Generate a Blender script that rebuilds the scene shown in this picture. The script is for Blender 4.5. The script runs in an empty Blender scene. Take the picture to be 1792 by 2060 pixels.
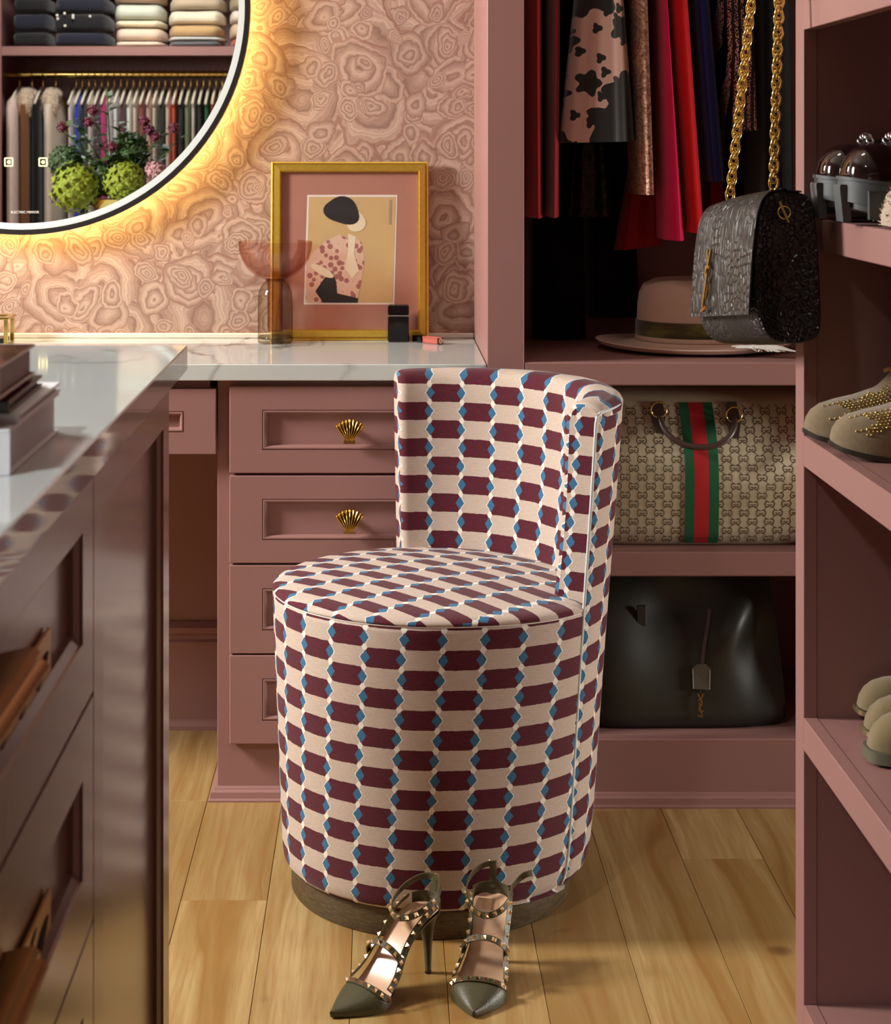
import bpy, bmesh, math, random
from math import sin, cos, pi, radians, sqrt, atan2, exp
from mathutils import Vector, Matrix

SC = bpy.context.scene
COL = SC.collection
random.seed(7)

# ------------------------------------------------------------------ camera
# the room: +X right, +Y away from the camera, +Z up, floor at z = 0, metres
F, CX, CY, HC = 3700.0, 765.0, 300.0, 1.13     # focal length and optical axis in photo pixels, camera height
cam_d = bpy.data.cameras.new('camera')
cam = bpy.data.objects.new('camera', cam_d)
COL.objects.link(cam)
cam.location = (0, 0, HC)
cam.rotation_euler = (pi / 2, 0, 0)
cam_d.sensor_fit = 'HORIZONTAL'
cam_d.sensor_width = 36.0
cam_d.lens = F / 1792 * 36.0
cam_d.shift_x = (896 - CX) / 1792
cam_d.shift_y = -(1030 - CY) / 1792
cam_d.clip_start = 0.05
cam_d.dof.use_dof = True
cam_d.dof.focus_distance = 2.72
cam_d.dof.aperture_fstop = 16
SC.camera = cam

# ------------------------------------------------------------------ world, lights, exposure
SC.view_settings.view_transform = 'Standard'
SC.view_settings.look = 'None'
SC.view_settings.exposure = 0.0
SC.view_settings.gamma = 1.0
SC.view_settings.use_curve_mapping = False
world = bpy.data.worlds.new('world')
SC.world = world
world.use_nodes = True
world.node_tree.nodes['Background'].inputs[0].default_value = (0.9, 0.95, 1.0, 1)
world.node_tree.nodes['Background'].inputs[1].default_value = 0.002


def area(name, loc, target, sx, sy, power, color, spread=180):
    d = bpy.data.lights.new(name, 'AREA')
    d.shape = 'RECTANGLE'
    d.size, d.size_y = sx, sy
    d.energy = power
    d.color = color
    d.spread = radians(spread)
    o = bpy.data.objects.new(name, d)
    COL.objects.link(o)
    o.location = loc
    o.rotation_euler = (Vector(target) - Vector(loc)).to_track_quat('-Z', 'Y').to_euler()
    return o


area('window_light', (-2.12, 2.64, 1.75), (0.5, 2.80, 0.6), 0.40, 0.60, 104, (1.0, 0.975, 0.93))
area('island_fill_light', (-0.95, 0.30, 2.52), (-0.48, 1.1, 0.9), 0.16, 0.16, 4, (0.98, 0.98, 1.0), 62)  # unseen fill lamp added to brighten the books and island top
area('side_light', (2.45, 2.74, 0.62), (0.1, 2.8, 0.45), 0.5, 0.5, 34, (1.0, 0.97, 0.90))
area('ceiling_light_mid', (0.0, 2.45, 2.56), (0.0, 2.45, 0.0), 0.25, 0.25, 2, (1.0, 0.94, 0.86))
area('rear_fill_light', (-1.1, 0.0, 2.56), (-1.1, -1.3, 1.3), 0.4, 0.4, 21, (1.0, 0.96, 0.90), 110)  # unseen lamp added to light the rear wardrobe for the mirror
SC.cycles.transparent_max_bounces = 24


def P(px, py, d):
    """point seen at photo pixel (px, py) at depth d metres"""
    return Vector(((px - CX) * d / F, d, HC - (py - CY) * d / F))


# ------------------------------------------------------------------ mesh helpers
class MB:
    def __init__(s):
        s.v, s.f, s.uv = [], [], {}

    def add(s, vs, fs, uvs=None):
        b = len(s.v)
        s.v += [Vector(p) for p in vs]
        for k, f in enumerate(fs):
            if uvs is not None:
                s.uv[len(s.f)] = [uvs[i] for i in f]
            s.f.append([b + i for i in f])
        return s

    def box(s, x0, x1, y0, y1, z0, z1, c=0.0):
        if c <= 0:
            vs = [(x, y, z) for x in (x0, x1) for y in (y0, y1) for z in (z0, z1)]
            s.add(vs, [(0, 1, 3, 2), (4, 6, 7, 5), (0, 4, 5, 1), (2, 3, 7, 6), (0, 2, 6, 4), (1, 5, 7, 3)])
            return s
        bm = bmesh.new()
        bmesh.ops.create_cube(bm, size=1)
        for v in bm.verts:
            v.co = ((x0 + x1) / 2 + v.co.x * (x1 - x0), (y0 + y1) / 2 + v.co.y * (y1 - y0), (z0 + z1) / 2 + v.co.z * (z1 - z0))
        bmesh.ops.bevel(bm, geom=bm.edges[:], offset=c, segments=2 if c > .004 else 1, affect='EDGES')
        bm.verts.index_update()
        s.add([v.co.copy() for v in bm.verts], [[v.index for v in f.verts] for f in bm.faces])
        bm.free()
        return s

    def loft(s, rings, closed=True, cap0=True, cap1=True, uv=None):
        n = len(rings[0])
        vs = [p for r in rings for p in r]
        fs, b0 = [], len(s.f)
        uvl = []
        m = n if closed else n - 1
        for i in range(len(rings) - 1):
            for j in range(m):
                k = (j + 1) % n
                fs.append((i * n + j, i * n + k, (i + 1) * n + k, (i + 1) * n + j))
                if uv:
                    uvl.append([uv(i, j), uv(i, j + 1), uv(i + 1, j + 1), uv(i + 1, j)])
        b = len(s.v)
        s.v += [Vector(p) for p in vs]
        for q, f in enumerate(fs):
            if uv:
                s.uv[len(s.f)] = uvl[q]
            s.f.append([b + a for a in f])
        if cap0:
            s.f.append([b + j for j in range(n)][::-1])
        if cap1:
            s.f.append([b + (len(rings) - 1) * n + j for j in range(n)])
        return s

    def grid(s, fn, nu, nv, uv=None):
        """open surface fn(i/nu, j/nv)"""
        vs = [fn(i / nu, j / nv) for i in range(nu + 1) for j in range(nv + 1)]
        b = len(s.v)
        s.v += [Vector(p) for p in vs]
        for i in range(nu):
            for j in range(nv):
                a = i * (nv + 1) + j
                if uv:
                    s.uv[len(s.f)] = [uv(i / nu, j / nv), uv((i + 1) / nu, j / nv), uv((i + 1) / nu, (j + 1) / nv), uv(i / nu, (j + 1) / nv)]
                s.f.append([b + a, b + a + nv + 1, b + a + nv + 2, b + a + 1])
        return s

    def lathe(s, prof, c=(0, 0, 0), n=48, sx=1.0, sy=1.0, a0=0.0, a1=2 * pi, cap0=True, cap1=True):
        full = abs(a1 - a0 - 2 * pi) < 1e-6
        k = n if full else n + 1
        rings = [[(c[0] + r * sx * cos(a0 + (a1 - a0) * j / n), c[1] + r * sy * sin(a0 + (a1 - a0) * j / n), c[2] + z) for j in range(k)] for r, z in prof]
        return s.loft(rings, closed=full, cap0=cap0 and full, cap1=cap1 and full)

    def tube(s, pts, r, n=8, closed=False, flat=1.0):
        pts = [Vector(p) for p in pts]
        m = len(pts)
        rr = r if isinstance(r, (list, tuple)) else [r] * m
        t0 = (pts[1] - pts[0]).normalized()
        up = Vector((0, 0, 1)) if abs(t0.z) < .9 else Vector((1, 0, 0))
        nrm = (up - t0 * up.dot(t0)).normalized()
        rings = []
        for i in range(m):
            if closed:
                t = (pts[(i + 1) % m] - pts[i - 1]).normalized()
            else:
                t = (pts[min(i + 1, m - 1)] - pts[max(i - 1, 0)]).normalized()
            nrm = (nrm - t * nrm.dot(t))
            nrm = nrm.normalized() if nrm.length > 1e-6 else t.orthogonal().normalized()
            bn = t.cross(nrm)
            rings.append([pts[i] + rr[i] * (nrm * cos(2 * pi * j / n) + bn * flat * sin(2 * pi * j / n)) for j in range(n)])
        if closed:
            rings.append(rings[0])
            return s.loft(rings, cap0=False, cap1=False)
        return s.loft(rings)

    def ribbon(s, pts, nrms, w, t):
        """flat strap along pts, lying with normals nrms"""
        pts = [Vector(p) for p in pts]
        m = len(pts)
        ww = w if isinstance(w, (list, tuple)) else [w] * m
        rings = []
        for i in range(m):
            tg = (pts[min(i + 1, m - 1)] - pts[max(i - 1, 0)]).normalized()
            n = Vector(nrms[i]); n = (n - tg * n.dot(tg)).normalized()
            sd = tg.cross(n)
            h = ww[i] / 2
            rings.append([pts[i] + sd * h - n * t / 2, pts[i] + sd * h + n * t / 2, pts[i] - sd * h + n * t / 2, pts[i] - sd * h - n * t / 2])
        return s.loft(rings)

    def prism(s, poly, o, U, V, N, depth):
        """polygon (u,v) in plane o+U,V extruded along N"""
        o, U, V, N = Vector(o), Vector(U), Vector(V), Vector(N)
        a = [o + U * u + V * v for u, v in poly]
        b = [p + N * depth for p in a]
        n = len(a)
        s.add(a + b, [list(range(n))[::-1], [n + i for i in range(n)]] + [(i, (i + 1) % n, n + (i + 1) % n, n + i) for i in range(n)])
        return s

    def frames(s, o, U, V, N, w, h, rings):
        """rectangular front: rings of (inset, n) lofted, last one capped"""
        o, U, V, N = Vector(o), Vector(U), Vector(V), Vector(N)
        R = []
        for ins, n in rings:
            R.append([o + U * u + V * v + N * n for u, v in ((ins, ins), (w - ins, ins), (w - ins, h - ins), (ins, h - ins))])
        return s.loft(R)

    def sphere(s, c, r, nu=12, nv=8, sx=1, sy=1, sz=1):
        prof = [(max(1e-5, r * sin(pi * i / nv)), -r * cos(pi * i / nv)) for i in range(nv + 1)]
        rings = [[(c[0] + q * sx * cos(2 * pi * j / nu), c[1] + q * sy * sin(2 * pi * j / nu), c[2] + z * sz) for j in range(nu)] for q, z in prof]
        return s.loft(rings, cap0=False, cap1=False)


def rail_pts(pts, n):
    """smooth (Catmull-Rom) resampling of a polyline"""
    pts = [Vector(p) for p in pts]
    out = []
    m = len(pts) - 1
    for q in range(n + 1):
        t = q / n * m
        i = min(int(t), m - 1)
        f = t - i
        p0, p1, p2, p3 = pts[max(i - 1, 0)], pts[i], pts[i + 1], pts[min(i + 2, m)]
        out.append(0.5 * ((2 * p1) + (p2 - p0) * f + (2 * p0 - 5 * p1 + 4 * p2 - p3) * f * f + (3 * p1 - p0 - 3 * p2 + p3) * f ** 3))
    return out


def interp(tab, x):
    if x <= tab[0][0]:
        return tab[0][1]
    for (a, b), (c, d) in zip(tab, tab[1:]):
        if x <= c:
            t = (x - a) / (c - a)
            return b + (d - b) * t
    return tab[-1][1]


def smooth_interp(tab, x):
    if x <= tab[0][0]:
        return tab[0][1]
    if x >= tab[-1][0]:
        return tab[-1][1]
    for i in range(len(tab) - 1):
        if x <= tab[i + 1][0]:
            p0, p1, p2, p3 = tab[max(i - 1, 0)], tab[i], tab[i + 1], tab[min(i + 2, len(tab) - 1)]
            h = p2[0] - p1[0]
            m1 = (p2[1] - p0[1]) / max(1e-9, p2[0] - p0[0]) * h
            m2 = (p3[1] - p1[1]) / max(1e-9, p3[0] - p1[0]) * h
            t = (x - p1[0]) / h
            return (2 * t ** 3 - 3 * t * t + 1) * p1[1] + (t ** 3 - 2 * t * t + t) * m1 + (-2 * t ** 3 + 3 * t * t) * p2[1] + (t ** 3 - t * t) * m2


# ------------------------------------------------------------------ scene objects
WM = {}


def tag(o, label=None, cat=None, group=None, kind=None):
    if label: o['label'] = label
    if cat: o['category'] = cat
    if group: o['group'] = group
    if kind: o['kind'] = kind
    return o


def thing(name, label, cat, loc=(0, 0, 0), rot=(0, 0, 0), group=None):
    o = bpy.data.objects.new(name, None)
    o.empty_display_size = 0.05
    COL.objects.link(o)
    o.location = loc
    o.rotation_euler = rot
    WM[o.name] = Matrix.Translation(Vector(loc)) @ __import__('mathutils').Euler(rot).to_matrix().to_4x4()
    return tag(o, label, cat, group)


def obj(name, mb, m, parent=None, smooth=None, local=False, recalc=True, **kw):
    """one mesh object; its vertices are world coordinates (or the parent's own when local)"""
    me = bpy.data.meshes.new(name)
    me.from_pydata([tuple(p) for p in mb.v], [], mb.f)
    if mb.uv:
        ul = me.uv_layers.new(name='UVMap')
        for pi_, poly in enumerate(me.polygons):
            c = mb.uv.get(pi_)
            if c:
                for k, li in enumerate(poly.loop_indices):
                    ul.data[li].uv = c[k]
    if recalc:
        bm = bmesh.new(); bm.from_mesh(me)
        bmesh.ops.recalc_face_normals(bm, faces=bm.faces[:])
        bm.to_mesh(me); bm.free()
    if smooth is not None:
        me.polygons.foreach_set('use_smooth', [True] * len(me.polygons))
        me.set_sharp_from_angle(angle=radians(smooth))
    o = bpy.data.objects.new(name, me)
    COL.objects.link(o)
    if m is not None:
        me.materials.append(m)
    if parent is not None:
        o.parent = parent
        if local:
            WM[o.name] = WM[parent.name].copy()
        else:
            o.matrix_parent_inverse = WM[parent.name].inverted()
            WM[o.name] = Matrix.Identity(4)
    else:
        WM[o.name] = Matrix.Identity(4)
    return tag(o, **kw) if kw else o


def put(name, me, parent, M):
    """another object on the same mesh, at matrix M in the parent's coordinates"""
    o = bpy.data.objects.new(name, me)
    COL.objects.link(o)
    o.parent = parent
    o.matrix_parent_inverse = Matrix.Identity(4)
    o.matrix_basis = M
    WM[o.name] = WM[parent.name] @ M
    return o


def frame_matrix(p, n, t):
    """z along n, x along t"""
    n = Vector(n).normalized(); t = Vector(t); t = (t - n * t.dot(n)).normalized()
    b = n.cross(t)
    M = Matrix((t, b, n)).transposed().to_4x4()
    M.translation = Vector(p)
    return M


def meshdata(name, mb, m, smooth=None):
    o = obj(name, mb, m, None, smooth)
    me = o.data
    bpy.data.objects.remove(o)
    return me
# ------------------------------------------------------------------ materials
def srgb(r, g, b):
    f = lambda c: (c / 255 / 12.92) if c / 255 <= .04045 else ((c / 255 + .055) / 1.055) ** 2.4
    return (f(r), f(g), f(b), 1)


class NT:
    def __init__(s, name):
        s.m = bpy.data.materials.new(name)
        s.m.use_nodes = True
        s.t = s.m.node_tree
        s.b = s.t.nodes['Principled BSDF']
        s.out = s.t.nodes['Material Output']

    def n(s, typ, **kw):
        o = s.t.nodes.new(typ)
        for k, v in kw.items():
            if k[0] == 'i' and k[1:].isdigit():
                o.inputs[int(k[1:])].default_value = v
            elif k.startswith('in_'):
                o.inputs[k[3:].replace('_', ' ')].default_value = v
            else:
                setattr(o, k, v)
        return o

    def l(s, a, b):
        s.t.links.new(a, b)

    def val(s, x, sock):
        if isinstance(x, (int, float)):
            sock.default_value = x
        else:
            s.l(x, sock)

    def math(s, op, a, b=None, c=None, clamp=False):
        o = s.n('ShaderNodeMath', operation=op)
        o.use_clamp = clamp
        s.val(a, o.inputs[0])
        if b is not None: s.val(b, o.inputs[1])
        if c is not None: s.val(c, o.inputs[2])
        return o.outputs[0]

    def mix(s, f, a, b, blend='MIX'):
        o = s.n('ShaderNodeMix', data_type='RGBA', blend_type=blend)
        s.val(f, o.inputs[0])
        for x, k in ((a, 6), (b, 7)):
            if isinstance(x, tuple):
                o.inputs[k].default_value = x
            else:
                s.l(x, o.inputs[k])
        return o.outputs[2]

    def ramp(s, f, stops, interp='LINEAR'):
        o = s.n('ShaderNodeValToRGB')
        o.color_ramp.interpolation = interp
        e = o.color_ramp.elements
        while len(e) < len(stops): e.new(0.5)
        for k, (p, c) in enumerate(stops):
            e[k].position = p
            e[k].color = c if isinstance(c, tuple) else (c, c, c, 1)
        s.l(f, o.inputs[0])
        return o.outputs[0]

    def coords(s, kind='Object', scale=(1, 1, 1), loc=(0, 0, 0), rot=(0, 0, 0)):
        tc = s.n('ShaderNodeTexCoord')
        mp = s.n('ShaderNodeMapping')
        mp.inputs['Scale'].default_value = scale
        mp.inputs['Location'].default_value = loc
        mp.inputs['Rotation'].default_value = rot
        s.l(tc.outputs[kind], mp.inputs[0])
        return mp.outputs[0]

    def noise(s, vec, scale, detail=3, rough=.5, dist=0.0, dim='3D'):
        o = s.n('ShaderNodeTexNoise', noise_dimensions=dim)
        o.inputs['Scale'].default_value = scale
        o.inputs['Detail'].default_value = detail
        o.inputs['Roughness'].default_value = rough
        o.inputs['Distortion'].default_value = dist
        if vec is not None: s.l(vec, o.inputs['Vector'])
        return o.outputs

    def voro(s, vec, scale, feature='F1', rand=1.0):
        o = s.n('ShaderNodeTexVoronoi', feature=feature)
        o.inputs['Scale'].default_value = scale
        o.inputs['Randomness'].default_value = rand
        if vec is not None: s.l(vec, o.inputs['Vector'])
        return o.outputs

    def bump(s, h, strength=.2, dist=.002, prev=None):
        o = s.n('ShaderNodeBump')
        o.inputs['Strength'].default_value = strength
        o.inputs['Distance'].default_value = dist
        s.l(h, o.inputs['Height'])
        if prev is not None: s.l(prev, o.inputs['Normal'])
        s.l(o.outputs[0], s.b.inputs['Normal'])
        return o.outputs[0]

    def set(s, **kw):
        for k, v in kw.items():
            k = k.replace('_', ' ')
            if isinstance(v, (int, float, tuple)):
                s.b.inputs[k].default_value = v
            else:
                s.l(v, s.b.inputs[k])
        return s


def plain(name, c, rough=.5, metal=0.0, var=.08, nscale=40, bump=0.0, bscale=300, spec=.5, coat=0.0, sheen=0.0, bdist=.0008):
    t = NT(name)
    v = t.coords()
    nz = t.noise(v, nscale, 3)[0]
    d = tuple(x * (1 - var) for x in c[:3]) + (1,)
    e = tuple(min(1, x * (1 + var)) for x in c[:3]) + (1,)
    col = t.mix(nz, d, e)
    t.set(Base_Color=col, Roughness=rough, Metallic=metal)
    t.b.inputs['Specular IOR Level'].default_value = spec
    t.b.inputs['Coat Weight'].default_value = coat
    t.b.inputs['Sheen Weight'].default_value = sheen
    if bump > 0:
        t.bump(t.noise(v, bscale, 2)[0], bump, bdist)
    return t.m


M = {}
PINK = srgb(150, 110, 104)
M['paint'] = plain('pink_satin_paint', PINK, .42, var=.03, nscale=6, bump=.06, bscale=220, spec=.35)
M['lacquer'] = plain('pink_gloss_lacquer', srgb(136, 106, 98), .18, var=.03, nscale=5, bump=.02, bscale=60, spec=.5)
M['ceiling'] = plain('ceiling_white', srgb(190, 180, 172), .8, var=.02)
M['wallside'] = plain('wall_rose', srgb(150, 118, 108), .75, var=.03)
M['gold'] = plain('polished_brass', (.80, .60, .19, 1), .16, 1.0, var=.05)
M['gold_dark'] = plain('aged_brass', (.55, .32, .09, 1), .3, 1.0, var=.15)
M['gold_frame'] = plain('gilt_wood', (.72, .48, .08, 1), .36, .9, var=.15, nscale=120, bump=.25, bscale=500)
M['rose_gold'] = plain('pale_gold_stud', (.86, .66, .42, 1), .2, 1.0, var=.05)
M['black'] = plain('black_enamel', srgb(24, 17, 15), .45, var=.1)
M['black_gloss'] = plain('black_gloss', srgb(9, 8, 9), .08, var=.1, spec=.6)
M['silver'] = plain('silver_metal', (.85, .85, .86, 1), .2, 1.0, var=.03)
M['white'] = plain('white_paper', srgb(233, 234, 236), .5, var=.02)
M['hole_shade'] = plain('painted_hole_shade', srgb(22, 6, 5), .9, var=.1)  # dark colour standing in for shade inside the fretwork leaves
M['subfloor'] = plain('subfloor_dark', srgb(35, 20, 10), .9)


def emission(name, c, strength):
    t = NT(name)
    t.b.inputs['Base Color'].default_value = c
    t.b.inputs['Emission Color'].default_value = c
    t.b.inputs['Emission Strength'].default_value = strength
    return t.m


M['led'] = emission('warm_led_strip', (1.0, .64, .19, 1), 170)
M['led_icon'] = emission('touch_icon_glow', (1.0, .86, .35, 1), .9)
t = NT('frosted_glass_ring')
t.set(Base_Color=t.mix(t.noise(t.coords(), 9)[0], srgb(196, 202, 198), srgb(204, 208, 204)), Roughness=.6)
t.b.inputs['Emission Color'].default_value = (.92, .96, .92, 1)
t.b.inputs['Emission Strength'].default_value = .12
M['frost'] = t.m
t = NT('mirror_silvering')
t.set(Base_Color=t.mix(t.noise(t.coords(), 3)[0], (.86, .87, .87, 1), (.9, .9, .9, 1)), Metallic=1.0, Roughness=.0)
M['mirror'] = t.m


def quartz(name, base, vein, refl=.12):
    t = NT(name)
    v = t.coords(scale=(1, .55, 1), rot=(0, 0, .35))
    w = t.noise(v, 2.2, 5, .55)[1]
    o = t.n('ShaderNodeVectorMath', operation='MULTIPLY_ADD')
    t.l(w, o.inputs[0]); o.inputs[1].default_value = (.55, .55, .55); t.l(v, o.inputs[2])
    e = t.voro(o.outputs[0], 2.6, 'DISTANCE_TO_EDGE')[0]
    br = t.noise(v, 5, 3)[0]
    line = t.ramp(e, [(0.0, 1.0), (.010, .5), (.03, 0.0)])
    k = t.math('MULTIPLY', line, t.ramp(br, [(.42, 0.0), (.62, 1.0)]))
    cloud = t.noise(v, 3, 4)[0]
    col = t.mix(cloud, base, tuple(x * .93 for x in base[:3]) + (1,))
    t.set(Base_Color=t.mix(k, col, vein), Roughness=refl)
    t.b.inputs['Specular IOR Level'].default_value = .55
    return t.m


M['quartz'] = quartz('white_veined_quartz', srgb(204, 210, 206), srgb(108, 106, 104), .05)

# agate wallpaper: layers of overlapping ringed blobs, each drawn from its own cell
t = NT('agate_swirl_wallpaper')
base = t.coords(scale=(1, 1, 1))
warp = t.noise(base, 9, 4, .55)[1]
vm = t.n('ShaderNodeVectorMath', operation='MULTIPLY_ADD')
t.l(warp, vm.inputs[0]); vm.inputs[1].default_value = (.085, .085, .085); t.l(base, vm.inputs[2])
warped = vm.outputs[0]
c_dk, c_md, c_lt, c_hi = srgb(132, 106, 96), srgb(160, 135, 123), srgb(184, 162, 150), srgb(204, 186, 174)
col = None
for li, (sc_, off, rr) in enumerate([(5.0, (0, 0, 0), 9.0), (7.5, (3.3, 0, 7.1), .62), (5.2, (9.7, 0, 1.3), .50), (11.0, (1.9, 0, 5.7), .46), (6.5, (6.1, 0, 2.9), .42), (15.0, (4.2, 0, 8.8), .40)]):
    mp = t.n('ShaderNodeMapping')
    mp.inputs['Location'].default_value = off
    t.l(warped, mp.inputs[0])
    sep = t.n('ShaderNodeSeparateXYZ'); t.l(mp.outputs[0], sep.inputs[0])
    cmb = t.n('ShaderNodeCombineXYZ'); t.l(sep.outputs[0], cmb.inputs[0]); t.l(sep.outputs[2], cmb.inputs[1])
    vo = t.n('ShaderNodeTexVoronoi', voronoi_dimensions='2D', feature='F1')
    vo.inputs['Scale'].default_value = sc_
    t.l(cmb.outputs[0], vo.inputs['Vector'])
    dist = vo.outputs['Distance']
    rs = t.n('ShaderNodeSeparateColor'); t.l(vo.outputs['Color'], rs.inputs[0])
    r1, r2, r3 = rs.outputs[0], rs.outputs[1], rs.outputs[2]
    R = t.math('MULTIPLY', t.math('ADD', .45, t.math('MULTIPLY', r1, .75)), rr) if li else t.math('ADD', .8, 0.0)
    tt = t.math('DIVIDE', dist, R)
    tt = t.math('ADD', tt, t.math('MULTIPLY', t.math('SUBTRACT', t.noise(warped, 26, 2)[0], .5), .16))
    k = t.math('ADD', 1.3, t.math('MULTIPLY', r2, 2.6))
    ring = t.math('FRACT', t.math('ADD', t.math('MULTIPLY', tt, k), r3))
    rc = t.ramp(ring, [(0.0, c_dk), (.10, c_lt), (.32, c_hi), (.6, c_lt), (.9, c_md), (1.0, c_dk)])
    fine = t.math('MULTIPLY', t.math('SINE', t.math('MULTIPLY', tt, 88.0)), .5)
    rc = t.mix(t.math('ADD', .22, t.math('MULTIPLY', fine, .34)), rc, c_dk)
    tint = t.mix(r3, srgb(214, 190, 178), srgb(242, 224, 210))
    rc = t.mix(.55, rc, t.mix(1.0, rc, tint, 'MULTIPLY'))
    edge = t.ramp(tt, [(0.0, 0.0), (.90, 0.0), (.955, .85), (1.0, 1.0)])
    rc = t.mix(t.math('MULTIPLY', edge, .7), rc, srgb(134, 92, 78))
    if col is None:
        col = rc
    else:
        col = t.mix(t.math('LESS_THAN', tt, 1.0), col, rc)
t.set(Base_Color=t.mix(.12, col, c_md), Roughness=.62)
t.b.inputs['Specular IOR Level'].default_value = .25
M['wallpaper'] = t.m

# oak planks: own tone and grain for every plank
t = NT('oak_plank')
oi = t.n('ShaderNodeObjectInfo')
v = t.coords()
vm = t.n('ShaderNodeVectorMath', operation='ADD')
cb = t.n('ShaderNodeCombineXYZ')
t.l(t.math('MULTIPLY', oi.outputs['Random'], 37.0), cb.inputs[0]); t.l(t.math('MULTIPLY', oi.outputs['Random'], 91.0), cb.inputs[1])
t.l(v, vm.inputs[0]); t.l(cb.outputs[0], vm.inputs[1])
mp = t.n('ShaderNodeMapping'); mp.inputs['Scale'].default_value = (9, 1.1, 1); t.l(vm.outputs[0], mp.inputs[0])
wv = t.noise(mp.outputs[0], 1.0, 2, .5)[1]
v2 = t.n('ShaderNodeVectorMath', operation='MULTIPLY_ADD'); t.l(wv, v2.inputs[0]); v2.inputs[1].default_value = (1.6, 1.6, 0); t.l(mp.outputs[0], v2.inputs[2])
mp2 = t.n('ShaderNodeMapping'); mp2.inputs['Scale'].default_value = (1.0, .12, 1); t.l(v2.outputs[0], mp2.inputs[0])
g1 = t.noise(mp2.outputs[0], 2.4, 5, .55)[0]
mp3 = t.n('ShaderNodeMapping'); mp3.inputs['Scale'].default_value = (140, 6, 1); t.l(vm.outputs[0], mp3.inputs[0])
g2 = t.noise(mp3.outputs[0], 1.0, 3, .6)[0]
kn = t.voro(vm.outputs[0], 4.2)
knot = t.ramp(kn[0], [(0.0, 1.0), (.035, .75), (.09, 0.0)])
tone = t.mix(oi.outputs['Random'], srgb(170, 144, 94), srgb(194, 168, 116))
c1 = t.mix(t.ramp(g1, [(.36, 0.0), (.62, 1.0)]), tone, t.mix(1.0, tone, srgb(205, 182, 148), 'MULTIPLY'))
c2 = t.mix(t.math('MULTIPLY', t.ramp(g2, [(.42, 0.0), (.7, 1.0)]), .55), c1, srgb(150, 104, 54))
c3 = t.mix(t.math('MULTIPLY', knot, .75), c2, srgb(84, 48, 24))
t.set(Base_Color=c3, Roughness=t.ramp(g2, [(0, .34), (1, .46)]))
t.b.inputs['Specular IOR Level'].default_value = .4
t.bump(g2, .12, .0006)
M['oak'] = t.m
M['ledge'] = plain('white_ledge_paint', srgb(214, 206, 196), .4, var=.03)


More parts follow.
